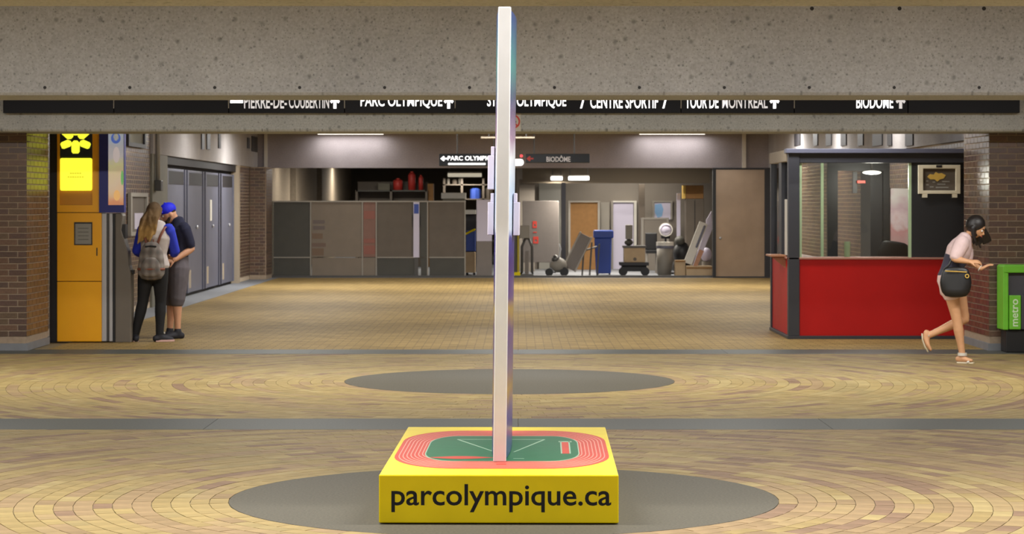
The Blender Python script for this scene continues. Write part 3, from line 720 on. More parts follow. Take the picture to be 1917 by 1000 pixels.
# sloping console in profile
pr = [(X(215, MD), .0), (X(244, MD), .0), (X(244, MD), Z(512, MD)), (X(240, MD), Z(497, MD)), (X(238, MD), Z(470, MD)), (X(226, MD), Z(432, MD)), (X(229, MD), Z(404, MD)), (X(226, MD), Z(399, MD)), (X(215, MD), Z(399, MD))]
cs = MB().extr(pr, lambda u, v: (u, MD+.03, v), (0, .24, 0)).build('console', M['taupe'], tm, .008)
boxp('card_reader', M['dark'], cs, X(240, MD), X(247, MD), MD+.12, MD+.22, Z(514, MD), Z(506, MD), .004)
boxp('screen', M['dark'], cs, X(224, MD), X(233, MD), MD+.06, MD+.24, Z(446, MD), Z(420, MD))
# header light box
hd = MB().ring([(X(186, MD), ZS1), (X(233, MD), ZS1), (X(233, MD), top), (X(186, MD), top)], [(X(203, MD), Z(384, MD)), (X(232, MD), Z(384, MD)), (X(232, MD), top-.03), (X(203, MD), top-.03)], lambda u, v: (u, MD-.02, v), (0, .06, 0)).build('header_frame', M['blue'], tm)
boxp('header_box', M['blue'], tm, X(187, MD), X(232.5, MD), MD+.04, MD+.12, ZS1+.003, top)
M['poster'] = ramp_mat('backlit pastel poster', [(0, srgb(222, 150, 110)), (.1, srgb(228, 190, 150)), (.3, srgb(226, 204, 176)), (.45, srgb(228, 210, 170)), (.58, srgb(224, 220, 170)), (.7, srgb(214, 210, 212)), (.88, srgb(200, 202, 212)), (1, srgb(190, 204, 222))], 'Z', Z(384, MD), Z(255, MD), noise=.3, nscale=6, emit=.35)
ps = boxp('backlit_poster', M['poster'], hd, X(203, MD), X(232, MD), MD-.008, MD+.03, Z(384, MD), top-.03, label='pale backlit poster in warm pastel colours')
pp = lambda u, v: (u, MD-.008, v)
def spot(px, py, rx, ry, c, name):
    MB().extr([(X(px+rx*math.cos(2*PI*k/20), MD), Z(py+ry*math.sin(2*PI*k/20), MD)) for k in range(20)], pp, (0, -.001, 0)).build(name, mat('print', srgb(*c), .4, emit=srgb(*c), es=.4), tm)
spot(217, 259, 9, 10, (90, 120, 210), 'poster_shape'); spot(217.5, 257, 5, 7, (222, 200, 120), 'poster_shape'); spot(229, 333, 2.5, 14, (120, 190, 110), 'poster_shape'); spot(219, 366, 6, 10, (244, 190, 120), 'poster_shape'); spot(218, 290, 6, 15, (226, 214, 214), 'poster_shape')

# ------------------------------------------------------------------ red kiosk
KD, KB = 28.2, 30.25
kx0, kx1 = X(1476, KD), 5.5
kz, kc = Z(280, KD), Z(484, KD)
ki = thing('sales_kiosk', 'red and charcoal sales kiosk with glazed upper half by brick pier', 'kiosk', ((kx0+kx1)/2, (KD+KB)/2, 0))
boxp('base_plinth', M['frame'], ki, kx0-.01, kx1, KD-.01, KB, 0, Z(629, KD), .004)
xp = X(1497, KD)
boxp('front_panel', M['red'], ki, xp, X(1815, KD), KD+.02, KD+.07, Z(629, KD), kc-.012, .003)
boxp('side_panel', M['red'], ki, kx0+.02, kx0+.07, KD+.13, KB-.03, Z(629, KD), kc-.012, .003)
boxp('counter_top', M['counter'], ki, kx0+.0, kx1, KD+.0, KD+.5, kc-.012, kc+.012, .004)
boxp('side_counter_top', M['counter'], ki, kx0+.0, kx0+.4, KD+.5, KB, kc-.012, kc+.012, .004)
boxp('corner_post', M['frame'], ki, kx0, xp, KD, KD+.13, Z(629, KD), kz, .006)
boxp('corner_post', M['frame'], ki, X(1815, KD), kx1+.03, KD, KD+.13, 0, kz, .006)
boxp('corner_post', M['frame'], ki, kx0, kx0+.1, KB-.1, KB, .04, kz, .006)
boxp('corner_post', M['frame'], ki, kx1-.1, kx1, KB-.1, KB, .04, kz, .006)
boxp('header_front', M['frame'], ki, xp, kx1+.03, KD+.01, KD+.12, Z(305, KD), kz, .006)
boxp('header_cap', mat('blue grey trim', srgb(92, 94, 112), .45), ki, kx0-.03, kx1+.03, KD-.03, KD+.2, Z(287, KD), kz+.01, .006)
boxp('header_side', M['tanpost'], ki, kx0-.01, kx0+.11, KD+.13, KB, Z(302, KD), kz, .006)
boxp('roof_panel', M['frame'], ki, kx0, kx1, KD+.12, KB, kz-.05, kz)
boxp('dark_wall_panel', M['blackpanel'], ki, X(1707, KD), X(1815, KD), KD+.03, KD+.08, kc+.012, Z(305, KD), .003)
boxp('window_post', M['palegreen'], ki, X(1702, KD), X(1707, KD), KD+.03, KD+.08, kc+.012, Z(305, KD))
boxp('window_post', M['palegreen'], ki, xp, xp+.03, KD+.03, KD+.08, kc+.012, Z(305, KD))
boxp('front_pane', M['glass'], ki, xp+.03, X(1702, KD), KD+.045, KD+.053, kc+.012, Z(305, KD))
boxp('side_pane', M['glass'], ki, kx0+.04, kx0+.047, KD+.13, KB-.1, kc+.012, Z(302, KD))
boxp('side_mullion', M['frame'], ki, kx0+.0, kx0+.06, KD+.75, KD+1.05, kc+.012, Z(302, KD), .004)
boxp('side_poster', M['offwhite'], ki, kx0+.034, kx0+.038, KD+.15, KD+.7, kc+.03, kc+.72)
# folding shelf on the side
MB().extr([(kx0-.16, kc+.01), (kx0+.02, kc+.01), (kx0+.02, kc-.13)], lambda u, v: (u, KD+.45, v), (0, .03, 0)).build('shelf_bracket', M['wood'], ki)
boxp('side_shelf', M['wood'], ki, kx0-.17, kx0+.02, KD+.4, KD+1.0, kc+.01, kc+.035, .004)
# back of the kiosk: pane, black door frame, poster wall
bk = KB-.06
boxp('rear_low_wall', M['taupe'], ki, kx0+.1, X(1556, 30.2), bk-.03, bk+.02, .04, kc-.1)
boxp('rear_low_wall', M['taupe'], ki, X(1668, 30.2), kx1-.1, bk-.03, bk+.02, .04, kc-.1)
boxp('rear_pane', M['glass'], ki, kx0+.1, X(1556, 30.2), bk, bk+.008, kc-.1, kz-.06)
boxp('rear_pane_post', M['palegreen'], ki, X(1536, 30.2), X(1541, 30.2), bk-.04, bk+.02, kc-.1, kz-.06)
for a, b in ((1548, 1567), (1652, 1664)):
    boxp('door_frame_post', M['black'], ki, X(a, 30.2), X(b, 30.2), bk-.06, bk+.03, .04, kz-.06)
boxp('door_frame_head', M['black'], ki, X(1567, 30.2), X(1652, 30.2), bk-.06, bk+.03, Z(320, 30.2), kz-.06)
boxp('door_closer', M['black'], ki, X(1594, 30.2), X(1602, 30.2), bk-.12, bk-.06, Z(362, 30.2), Z(322, 30.2))
boxp('rear_wall_panel', M['storewall'], ki, X(1664, 30.2), kx1-.1, bk-.01, bk+.02, kc-.1, Z(352, 30.2))
M['pinkposter'] = ramp_mat('pink poster', [(0, srgb(210, 176, 176)), (.35, srgb(206, 150, 150)), (.5, srgb(222, 200, 204)), (.75, srgb(200, 170, 180)), (1, srgb(214, 206, 204))], 'Z', kc, Z(352, 30.2), noise=.9, nscale=5, rough=.5)
boxp('rear_poster', M['pinkposter'], ki, X(1664, 30.2), X(1712, 30.2), bk-.014, bk-.01, Z(470, 30.2), Z(353, 30.2))
boxp('hanging_dark_door', M['blackpanel'], ki, X(1630, 30.2), X(1652, 30.2), bk+.03, bk+.9, .04, kz-.15)
# oval lamp and red pilot inside
lt = thing('kiosk_lamp', 'oval white lamp glowing inside the red kiosk', 'lamp', (X(1632, 29.4), 29.4, kz-.2))
MB().ell((X(1632, 29.4), 29.4, Z(323, 29.4)), (.12, .12, .024)).build('shade', M['lampface'], lt, smooth=True)
MB().cyl((X(1632, 29.4), 29.4, Z(323, 29.4)+.02), (X(1632, 29.4), 29.4, kz-.05), .012, n=8).build('stem', M['steel'], lt)
ld = bpy.data.lights.new('kiosk_light', 'POINT'); ld.energy = 40; ld.color = (1, .95, .85); ld.shadow_soft_size = .1
lo = bpy.data.objects.new('kiosk_light', ld); COL.objects.link(lo); lo.parent = lt; lo.location = (0, 0, -.0)
lo.location = Vector((X(1632, 29.4), 29.3, Z(323, 29.4)-.07))-lt.location
tag(MB().box(X(1605, 30), X(1620, 30), 30.0, 30.03, Z(343, 30), Z(338, 30)).build('pilot_sign', mat('red lit sign', srgb(200, 60, 40), .5, emit=srgb(220, 60, 40), es=.6), None), 'tiny red lit sign inside the red kiosk doorway', 'sign')
# cup on the counter, chair
cu = MB().cyl((X(1586, 28.5), 28.5, kc+.012), (X(1586, 28.5), 28.5, kc+.2), .036, .04, 20).build('tall_cup', M['palegreen'], None, smooth=False)
tag(cu, 'pale green tall cup standing on the kiosk counter', 'cup')
ch = thing('office_chair', 'dark swivel chair behind the kiosk counter', 'chair', (X(1668, 29.3), 29.3, .06))
cxh = X(1664, 29.3)
MB().loft([(cxh+.02, 29.42, .62), (cxh+.05, 29.44, .8), (cxh+.07, 29.43, 1.0), (cxh+.09, 29.4, 1.14)], [(.14, .03), (.19, .035), (.2, .035), (.17, .03)], (1, 0, 0)).build('backrest', M['black'], ch, smooth=True)
MB().extr(rrect(.46, .44, .1, 4, cxh, 29.2), lambda u, v: (u, v, .5), (0, 0, .08)).build('seat', M['black'], ch, .02)
MB().cyl((cxh, 29.2, .14), (cxh, 29.2, .5), .025).build('column', M['steel'], ch, smooth=True)
for k in range(5):
    a = 2*PI*k/5; MB().loft([(cxh, 29.2, .14), (cxh+.26*math.cos(a), 29.2+.26*math.sin(a), .1)], [.025, .018], n=8).build('leg', M['black'], ch)
    MB().ell((cxh+.26*math.cos(a), 29.2+.26*math.sin(a), .03), (.03, .03, .03), n=10, m=8).build('castor', M['black'], ch, smooth=True)
MB().cyl((cxh+.06, 29.4, .55), (cxh+.04, 29.42, .7), .02).build('back_bar', M['steel'], ch)
# framed logo board on the black panel
lb = thing('logo_board', 'white framed dark board with gold emblem on the kiosk front', 'sign', (X(1759, KD), KD+.03, Z(368, KD)))
a, b, c, e = X(1719, KD), X(1798, KD), Z(363, KD), Z(309, KD)
MB().ring([(a, c), (b, c), (b, e), (a, e)], [(a+.06, c+.04), (b-.06, c+.04), (b-.06, e-.045), (a+.06, e-.045)], lambda u, v: (u, KD-.01, v), (0, .04, 0)).build('frame', M['cream'], lb, .005)
boxp('board', M['paneld'], lb, a+.05, b-.05, KD+.01, KD+.03, c+.03, e-.035)
boxp('clip', M['dark'], lb, (a+b)/2-.04, (a+b)/2+.03, KD-.013, KD-.01, e-.03, e-.002)
for q in (a+.05, b-.1): boxp('foot', M['cream'], lb, q, q+.06, KD-.01, KD+.03, c-.045, c)
pe = lambda u, v: (X(u, KD), KD+.01, Z(v, KD))
MB().extr([(1736, 331), (1741, 326), (1748, 327), (1752, 322), (1757, 325), (1763, 324), (1771, 328), (1767, 334), (1760, 336), (1755, 340), (1750, 336), (1742, 336)], pe, (0, -.003, 0)).build('gold_emblem', M['gold'], lb)
for u0, u1, v in ((1734, 1738, 340), (1746, 1751, 342), (1734, 1739, 347), (1755, 1770, 346), (1741, 1748, 351), (1752, 1776, 352), (1764, 1778, 341)):
    MB().extr([(u0, v), (u1, v), (u1, v-2), (u0, v-2)], pe, (0, -.002, 0)).build('print_mark', M['smoke'], lb)

# ------------------------------------------------------------------ green newspaper box
GD = 25.62
gb = thing('newspaper_box', 'bright green newspaper box lettered metro against the brick pier', 'newspaper box', (5.64, GD+.16, 0))
gx = X(1878, GD); gx1 = gx+.5; g0, g1 = Z(618, GD), Z(498, GD)
boxp('stand', M['black'], gb, gx+.04, gx1-.04, GD+.04, GD+.32, 0, g0, .01)
boxp('side_wall', M['green'], gb, gx, gx+.06, GD, GD+.34, g0, g1, .01)
boxp('side_wall', M['green'], gb, gx1-.06, gx1, GD, GD+.34, g0, g1, .01)
boxp('lid', M['green'], gb, gx+.01, gx1-.01, GD-.012, GD+.34, Z(511, GD), g1+.012, .012)
boxp('inner_case', M['charcoal'], gb, gx+.06, gx1-.06, GD+.06, GD+.33, g0, Z(511, GD))
fp = boxp('front_panel', M['green'], gb, gx+.066, X(1911, GD), GD-.015, GD+.06, Z(617, GD), Z(553, GD), .008)
boxp('front_panel', M['charcoal'], gb, X(1912, GD), gx1-.06, GD-.005, GD+.06, Z(617, GD), Z(553, GD), .006)
text_mb('metro', lambda u, v: (X(1905.5, GD)-v, GD-.015, u), (Z(611, GD), Z(560, GD), 0, .07), .002, .01).build('lettering', mat('pale green white print', srgb(214, 234, 200), .5), fp)

# ------------------------------------------------------------------ far partition and the store room behind it
PD = 51.75
pt = thing('display_partition', 'low partition of brown panels in grey trim at the far end', 'partition', (X(690, PD), PD, 0))
up = ((512, 580, 'panelk'), (583, 677, 'panelb'), (680, 703, 'panelr'), (706, 771, 'paneld'), (787, 799, 'panelk'), (803, 869, 'paneld'))
zt0, zm, zl = Z(376, PD), Z(482, PD), Z(516, PD)
for a, b, m in up: boxp('panel', M[m], pt, X(a, PD), X(b, PD), PD, PD+.05, zm+.01, zt0-.03)
for a, b, m in ((512, 581, 'panelk'), (584, 703, 'panelb'), (706, 778, 'panelk'), (788, 800, 'panelk'), (804, 869, 'panelk')):
    boxp('low_panel', M[m], pt, X(a, PD), X(b, PD), PD, PD+.05, zl, zm-.012)
boxp('top_rail', M['alu'], pt, X(505, PD), X(872, PD), PD-.02, PD+.07, zt0-.03, zt0)
boxp('bottom_rail', M['steel'], pt, X(505, PD), X(872, PD), PD-.02, PD+.07, 0, zl)
for a, b in ((512, 581), (706, 778), (803, 869)): boxp('mid_rail', M['alu'], pt, X(a, PD), X(b, PD), PD-.015, PD+.06, zm-.012, zm+.01)
for px in (581.5, 678.5, 704.5, 800.5, 870.5): boxp('upright', M['alu'], pt, X(px-1, PD), X(px+1, PD), PD-.02, PD+.06, zl, zt0-.03)
boxp('end_post', M['post'], pt, X(503, PD), X(511, PD), PD-.03, PD+.08, 0, zt0)
boxp('white_post', M['lav'], pt, X(774, PD), X(785, PD), PD-.03, PD+.04, zm, zt0-.03)
boxp('white_post_foot', M['steel'], pt, X(776, PD), X(783, PD), PD-.03, PD+.04, zl, zm)
boxp('blue_label', M['bluebin'], pt, X(775, PD), X(784, PD), PD-.034, PD-.03, Z(400, PD), Z(382, PD))
for a, b, c, e, m in ((586, 608, 412, 419, 'gate'), (586, 608, 423, 430, 'gate'), (584, 604, 437, 447, 'cork'), (584, 610, 455, 462, 'panelr'), (584, 606, 465, 478, 'cork'), (681, 702, 395, 410, 'redprint'), (681, 702, 447, 455, 'redprint'), (681, 702, 460, 476, 'redprint')):
    MB().box(X(a, PD), X(b, PD), PD-.004, PD, Z(e, PD), Z(c, PD)).build('sticker', mat('faded print', tuple(k*.22+c_*.75 for k, c_ in zip(M[m].node_tree.nodes['Principled BSDF'].inputs['Base Color'].default_value[:3], srgb(104, 88, 76)))+(1,), .6), pt)
# bronze door at the right of the opening
dr = struct(MB().box(X(1340, 51.5), X(1431, 51.5), 51.5, 51.56, .03, BZ-.02).build('door_2', M['bronze']), 'tall bronze metal door beside the store opening', 'door')
boxp('jamb', M['black'], dr, X(1334, 51.5), X(1340, 51.5), 51.44, 51.6, 0, BZ)
boxp('jamb', M['dark'], dr, X(1431, 51.5), RW, 51.44, 51.6, 0, BZ)
boxp('head', M['dark'], dr, X(1340, 51.5), X(1431, 51.5), 51.47, 51.6, BZ-.04, BZ)
boxp('sill', M['dark'], dr, X(1340, 51.5), X(1431, 51.5), 51.47, 51.6, 0, .03)
MB().ell((X(1349, 51.4), 51.47, Z(446, 51.5)), (.03, .03, .03), n=12, m=8).build('lock', M['silver'], dr, smooth=True)
struct(MB().box(X(505, 51.6), X(1334, 51.6), 51.6, 51.7, 0, .045).build('trim_1', M['steel']), 'dark low sill along the store opening', 'sill')
# store shell
SW = struct(MB().extr([(-5.61, 51.9), (-5.61, 57.0), (-6, 57.0), (-6, 51.9)], lambda u, v: (u, v, 0), (0, 0, 2.95)).build('wall_store_left', M['mortar_lit']), 'brick pier of the store room above the low partition, nearest', 'wall')
bricks(SW, [((-5.6, 51.9, 1.5), (0, 1, 0), 5.1, 1.5, 2.9)])
SW2 = struct(MB().box(-6, -5.61, 58.6, 64.6, 0, 2.95).build('wall_store_left', M['mortar_lit']), 'middle brick pier of the store room above the low partition', 'wall')
bricks(SW2, [((-5.6, 58.6, 1.5), (0, 1, 0), 6.0, 1.5, 2.7)])
SW3 = struct(MB().box(-6, -5.61, 66.3, 78, 0, 2.95).build('wall_store_left', M['mortar_lit']), 'farthest brick pier of the store room above the low partition', 'wall')
bricks(SW3, [((-5.6, 66.3, 1.5), (0, 1, 0), 11.7, 1.5, 2.6)])
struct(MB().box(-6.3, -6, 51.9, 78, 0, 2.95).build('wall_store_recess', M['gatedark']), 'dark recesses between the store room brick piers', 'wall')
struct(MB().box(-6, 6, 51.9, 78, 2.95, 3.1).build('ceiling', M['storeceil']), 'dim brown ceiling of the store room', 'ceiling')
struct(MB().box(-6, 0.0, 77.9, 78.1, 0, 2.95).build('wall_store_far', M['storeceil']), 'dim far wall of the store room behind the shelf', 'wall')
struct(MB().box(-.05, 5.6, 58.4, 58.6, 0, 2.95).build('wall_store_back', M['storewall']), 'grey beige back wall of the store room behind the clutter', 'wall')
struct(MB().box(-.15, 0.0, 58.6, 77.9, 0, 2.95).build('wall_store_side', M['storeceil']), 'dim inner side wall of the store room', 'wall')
SR = struct(MB().box(5.45, 5.8, 51.9, 58.4, 0, 2.95).build('wall_store_right', M['mortar']), 'brick side wall of the store room by the leaning boards', 'wall')
bricks(SR, [((5.44, 58.4, .1), (0, -1, 0), 6.5, .1, 2.6)])
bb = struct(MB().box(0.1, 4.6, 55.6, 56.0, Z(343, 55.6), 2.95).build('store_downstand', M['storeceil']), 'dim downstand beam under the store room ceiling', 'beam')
# hanging tube lamps in the store, then unseen ones added to brighten it
def tube_lamp(pa, pb, py, d, label, watts, es=None):
    t = thing('tube_lamp', label, 'lamp', (X((pa+pb)/2, d), d, Z(py, d)), 'tube lamps hung in the store room')
    boxp('tube', M['tube'] if not es else es, t, X(pa, d), X(pb, d), d-.05, d+.05, Z(py+3.5, d), Z(py-3.5, d), .02)
    boxp('reflector', M['housing'], t, X(pa, d), X(pb, d), d-.1, d+.1, Z(py-3.5, d), Z(py-3.5, d)+.03)
    for q in (pa+3, pb-3): MB().cyl((X(q, d), d, Z(py-4, d)), (X(q, d), d, 2.95), .01, n=6).build('cord', M['steel'], t)
    ld = bpy.data.lights.new('tube_light', 'AREA'); ld.shape = 'RECTANGLE'; ld.size = X(pb, d)-X(pa, d); ld.size_y = .15; ld.energy = watts; ld.color = (1, .93, .82)
    lo = bpy.data.objects.new('tube_light', ld); COL.objects.link(lo); lo.parent = t; lo.location = (0, 0, Z(py+3.5, d)-Z(py, d)-.02)
tube_lamp(1064, 1103, 334, 54.8, 'brighter longer tube lamp hung in the store room', STORE_LIGHT*1.6)
tube_lamp(1031, 1053, 334, 55.4, 'shorter tube lamp hung left of the bright one in the store room', STORE_LIGHT*.6)
tube_lamp(838, 902, 328, 62, 'dim yellowish tube lamp above the white sheet in the store room', STORE_LIGHT*.5, mat('dim tube', srgb(200, 190, 160), .5, emit=(1, .9, .7, 1), es=.4))
tube_lamp(560, 660, 290, 54, 'added fill lamp hidden above the fascia by the brick piers', STORE_LIGHT*.3)  # unseen, added to brighten the left of the store
tube_lamp(1150, 1260, 290, 53.6, 'added fill lamp hidden above the fascia over the cartons', STORE_LIGHT*2)  # unseen, added to lift the light on the clutter
tube_lamp(640, 760, 303, 70, 'added fill lamp deepest in the store room hidden by the fascia', STORE_LIGHT*1.2)  # unseen, added to light the dark far end
tube_lamp(660, 780, 298, 57.5, 'added fill lamp hidden by the fascia in front of the storage shelf', STORE_LIGHT*1.6)  # unseen, added to light the front of the shelf
tube_lamp(1090, 1250, 300, 57.3, 'added fill lamp hidden behind the downstand near the white door', STORE_LIGHT*.7)  # unseen, added to lighten the top of the back wall
# shelf with red cylinders
q = 60.5
sh_ = thing('storage_shelf', 'dark storage shelf above the low partition at the far end', 'shelf', (X(735, q), q, 0))
boxp('top_board', M['panelk'], sh_, X(668, q), X(800, q), q-.3, q+.4, Z(356, q)-.04, Z(356, q))
boxp('mid_board', M['panelk'], sh_, X(668, q), X(800, q), q-.3, q+.4, Z(400, q)-.04, Z(400, q))
boxp('back_board', M['paneld'], sh_, X(668, q), X(800, q), q+.35, q+.4, .0, Z(340, q))
for px in (669, 733, 799): boxp('upright', M['paneld'], sh_, X(px, q)-.03, X(px, q)+.03, q-.3, q+.4, 0, Z(356, q))
def redcyl(px, w_, y0, y1, lab):
    t = thing('red_canister', lab, 'canister', (X(px, q), q, Z(y1, q)), 'red canisters on the storage shelf')
    r = w_*q/F/2; zz0, zz1 = Z(y1, q), Z(y0, q)
    MB().loft([(X(px, q), q, zz0), (X(px, q), q, zz0+(zz1-zz0)*.8), (X(px, q), q, zz1-.03)], [r, r, r*.6], n=16, cap=False).build('body', M['rawred'], t, smooth=True)
    MB().cyl((X(px, q), q, zz1-.03), (X(px, q), q, zz1), r*.4, n=12).build('cap', M['redprint'], t)
redcyl(745, 18, 334, 356, 'broad red canister on the dark storage shelf'); redcyl(771, 14, 321, 356, 'tallest red canister on the dark storage shelf'); redcyl(788, 9, 328, 356, 'slim red canister at the shelf end by the orange carton')
tag(MB().box(X(708, q), X(730, q), q-.1, q+.1, Z(356, q), Z(343, q)).build('shelf_carton', M['post'], None, .01), 'small greenish carton on the dark storage shelf', 'carton')
tag(MB().box(X(801, q), X(812, q), q-.2, q+.2, 0, Z(344, q)).build('orange_carton', M['cork'], None, .01), 'upright orange brown carton beside the storage shelf', 'carton')
wc = thing('white_cabinet', 'white topped cabinet behind the low partition near the totem', 'cabinet', (X(848, 54), 54, 0))
boxp('body', M['post'], wc, X(829, 54), X(870, 54), 54, 54.5, 0, Z(372, 54)); boxp('top', M['offwhite'], wc, X(826, 54), X(872, 54), 53.98, 54.52, Z(372, 54), Z(361, 54), .01); boxp('door', M['greyboard'], wc, X(831, 54), X(868, 54), 53.98, 54, .1, Z(376, 54))
sr = thing('steel_rack', 'dim rack of dark goods between shelf and totem', 'rack', (X(900, 62.5), 62.5, 0))
for px in (832, 865, 905, 960): boxp('post', M['paneld'], sr, X(px, 62.5)-.03, X(px, 62.5)+.03, 62.3, 62.8, 0, Z(334, 62.5))
for py in (345, 372, 410, 450): boxp('shelf_board', M['paneld'], sr, X(830, 62.5), X(962, 62.5), 62.3, 62.8, Z(py, 62.5)-.03, Z(py, 62.5))
for i, (a, b, c, m) in enumerate(((836, 842, 334, 'bin'), (846, 856, 336, 'paneld'), (858, 863, 333, 'bin'), (880, 900, 352, 'bluebin'), (905, 925, 350, 'paneld'), (930, 950, 356, 'cork'))):
    base = 345 if i < 3 else 372
    tag(MB().loft([(X((a+b)/2, 62.4), 62.5, Z(base, 62.5)), (X((a+b)/2, 62.4), 62.5, Z(c+3, 62.5)), (X((a+b)/2, 62.4), 62.5, Z(c, 62.5))], [(X(b, 62.5)-X(a, 62.5))/2]*2+[(X(b, 62.5)-X(a, 62.5))/3], n=8, cap=False).build('rack_jar', M[m], None), ('pale narrow jar at the end of the steel rack', 'dark broad jar on the top board of the steel rack', 'second pale jar on the top board of the steel rack', 'blue bundle on the steel rack beside the totem', 'brown pack on the steel rack behind the totem', 'tan pack on the steel rack behind the totem')[i], 'jar', 'goods on the steel rack')
# lavender door leaf next to the partition
ll = thing('lavender_panel', 'tall lavender grey board standing beside the low partition', 'board', (X(901, 51.8), 51.9, 0))
boxp('board', M['lav'], ll, X(892, 51.9), X(921, 51.9), 51.9, 51.95, Z(452, 51.9), Z(374, 51.9), .01)
boxp('low_board', M['greyboard'], ll, X(892, 51.9), X(921, 51.9), 51.9, 51.95, .01, Z(452, 51.9), .01)
boxp('foot', M['steel'], ll, X(890, 51.9), X(923, 51.9), 51.75, 52.1, 0, .03)
t = thing('trolley', 'white topped trolley loaded with blue cloth behind the partition end', 'trolley', (X(881, 53.5), 53.5, 0))
boxp('shelf_top', M['offwhite'], t, X(872, 53.5), X(891, 53.5), 53.3, 53.8, Z(401, 53.5), Z(393, 53.5)); boxp('bin_body', M['bluebin'], t, X(873, 53.5), X(890, 53.5), 53.3, 53.8, Z(470, 53.5), Z(432, 53.5)); boxp('carton', M['card'], t, X(872, 53.5), X(890, 53.5), 53.2, 53.8, .06, Z(472, 53.5), .01)
boxp('frame', M['dark'], t, X(872, 53.5), X(891, 53.5), 53.75, 53.85, .06, Z(393, 53.5))
for px in (875, 888): MB().cyl((X(px, 53.5), 53.3, .03), (X(px, 53.5), 53.34, .03), .03).build('castor', M['black'], t)
MB().loft([(X(872, 53.2), 53.25, Z(438, 53.2)), (X(888, 53.2), 53.25, Z(430, 53.2))], [.025, .025], n=8).build('yellow_strap', M['yellow'], t)
# grey board with red lettering
t = thing('grey_board', 'large warm grey board with red marks beside the totem', 'board', (X(1014, 55), 55, 0))
boxp('board', M['greyboard'], t, X(978, 55), X(1046, 55), 55, 55.06, .25, Z(376, 55), .01)
for a, b, c, e in ((997, 1005, 414, 427), (998, 1005, 434, 436), (998, 1008, 443, 456)):
    MB().ring(rrect(X(b, 55)-X(a, 55), Z(c, 55)-Z(e, 55), .01, 3, X((a+b)/2, 55), Z((c+e)/2, 55)), rrect((X(b, 55)-X(a, 55))*.45, (Z(c, 55)-Z(e, 55))*.3, .004, 3, X((a+b)/2, 55), Z((c+e)/2+1, 55)), lambda u, v: (u, 55, v), (0, -.004, 0)).build('red_mark', M['redprint'], t)
for px in (985, 1038): boxp('leg', M['steel'], t, X(px, 55)-.03, X(px, 55)+.03, 54.9, 55.2, 0, .26)
def flatboard(name, label, cat, m, a, b, c, e, d, th=.05, trimm=None):
    t = thing(name, label, cat, (X((a+b)/2, d), d, max(0, Z(e, d))))
    zz0 = max(0, Z(e, d)); boxp('board', m, t, X(a, d), X(b, d), d, d+th, zz0, Z(c, d), .006)
    if trimm:
        boxp('top_trim', trimm, t, X(a, d)-.03, X(b, d)+.03, d-.02, d+th, Z(c, d), Z(c, d)+.04)
        for s in (a, b): boxp('edge_trim', trimm, t, X(s, d)-.025, X(s, d)+.025, d-.02, d+th, zz0, Z(c, d))
    return t
flatboard('slatted_screen', 'pale slatted screen high behind the grey board', 'screen', M['smoke'], 1009, 1050, 343, 520, 58.2)
flatboard('carton_stack', 'brown carton on top of the grey board by the totem', 'carton', M['storewall'], 972, 1001, 336, 520, 56.2, .4)
ub = thing('steel_upright', 'dark steel upright between grey board and tan board', 'post', (X(1056, 54), 54, 0))
boxp('post', M['charcoal'], ub, X(1051, 54), X(1059, 54), 54, 54.12, 0, Z(342, 54)); boxp('plate', M['steel'], ub, X(1049, 54), X(1061, 54), 53.95, 54.17, 0, .03)
flatboard('tan_board', 'tan pin board in grey trim behind the blue bin', 'board', M['cork'], 1066, 1121, 379, 512, 57.8, .05, M['alu'])
flatboard('pale_partition', 'pale grey panel between the tan board and the white door', 'panel', M['bin'], 1124, 1141, 379, 515, 58.0, .05)
dw = struct(MB().box(X(1148, 58.2), X(1186, 58.2), 58.3, 58.38, 0, Z(379, 58.2)).build('door_3', M['lav']), 'white door in the back wall of the store room', 'door')
boxp('door_frame', M['offwhite'], dw, X(1187, 58.2), X(1192, 58.2), 58.26, 58.4, 0, Z(376, 58.2)); boxp('door_frame', M['alu'], dw, X(1144, 58.2), X(1148, 58.2), 58.26, 58.4, 0, Z(376, 58.2)); boxp('door_frame', M['offwhite'], dw, X(1148, 58.2), X(1187, 58.2), 58.26, 58.4, Z(379, 58.2), Z(376, 58.2))
flatboard('dark_pillar', 'dark brown pillar between white door and blue poster', 'pillar', M['paneld'], 1196, 1207, 345, 515, 57.6, .2)
t = flatboard('map_board', 'pale board with blue patch above the round white fan', 'poster', M['lav'], 1223, 1257, 379, 411, 58.35, .05, M['alu'])
MB().extr([(X(u, 58.35), Z(v, 58.35)) for u, v in ((1226, 383), (1238, 381), (1242, 392), (1239, 405), (1231, 408), (1226, 398))], lambda u, v: (u, 58.35, v), (0, -.004, 0)).build('blue_patch', mat('pale blue print', srgb(130, 170, 210), .5), t)
flatboard('beige_cabinet', 'beige low cabinet behind the round white fan', 'cabinet', M['storewall'], 1203, 1250, 411, 512, 57.2, .4, M['alu'])
# blue bin
bd = 53.7
t = thing('recycling_bin', 'tall blue recycling bin in the store room', 'bin', (X(1129, bd), bd, 0))
MB().loft([(X(1130, bd), bd, .03), (X(1129, bd), bd, Z(446, bd))], [(.255, .23), (.30, .26)], (1, 0, 0), n=4, cap=False).xf(Matrix.Translation((X(1129, bd), bd, 0)) @ rot_z(PI/4) @ Matrix.Translation((-X(1129, bd), -bd, 0))).build('body', M['bluebin'], t, .02)
boxp('lid', M['bluebin'], t, X(1111, bd), X(1148, bd), bd-.2, bd+.2, Z(446, bd), Z(431, bd), .03)
for px in (1118, 1140): MB().cyl((X(px, bd), bd+.15, .05), (X(px, bd)+.04, bd+.15, .05), .05).build('wheel', M['black'], t)
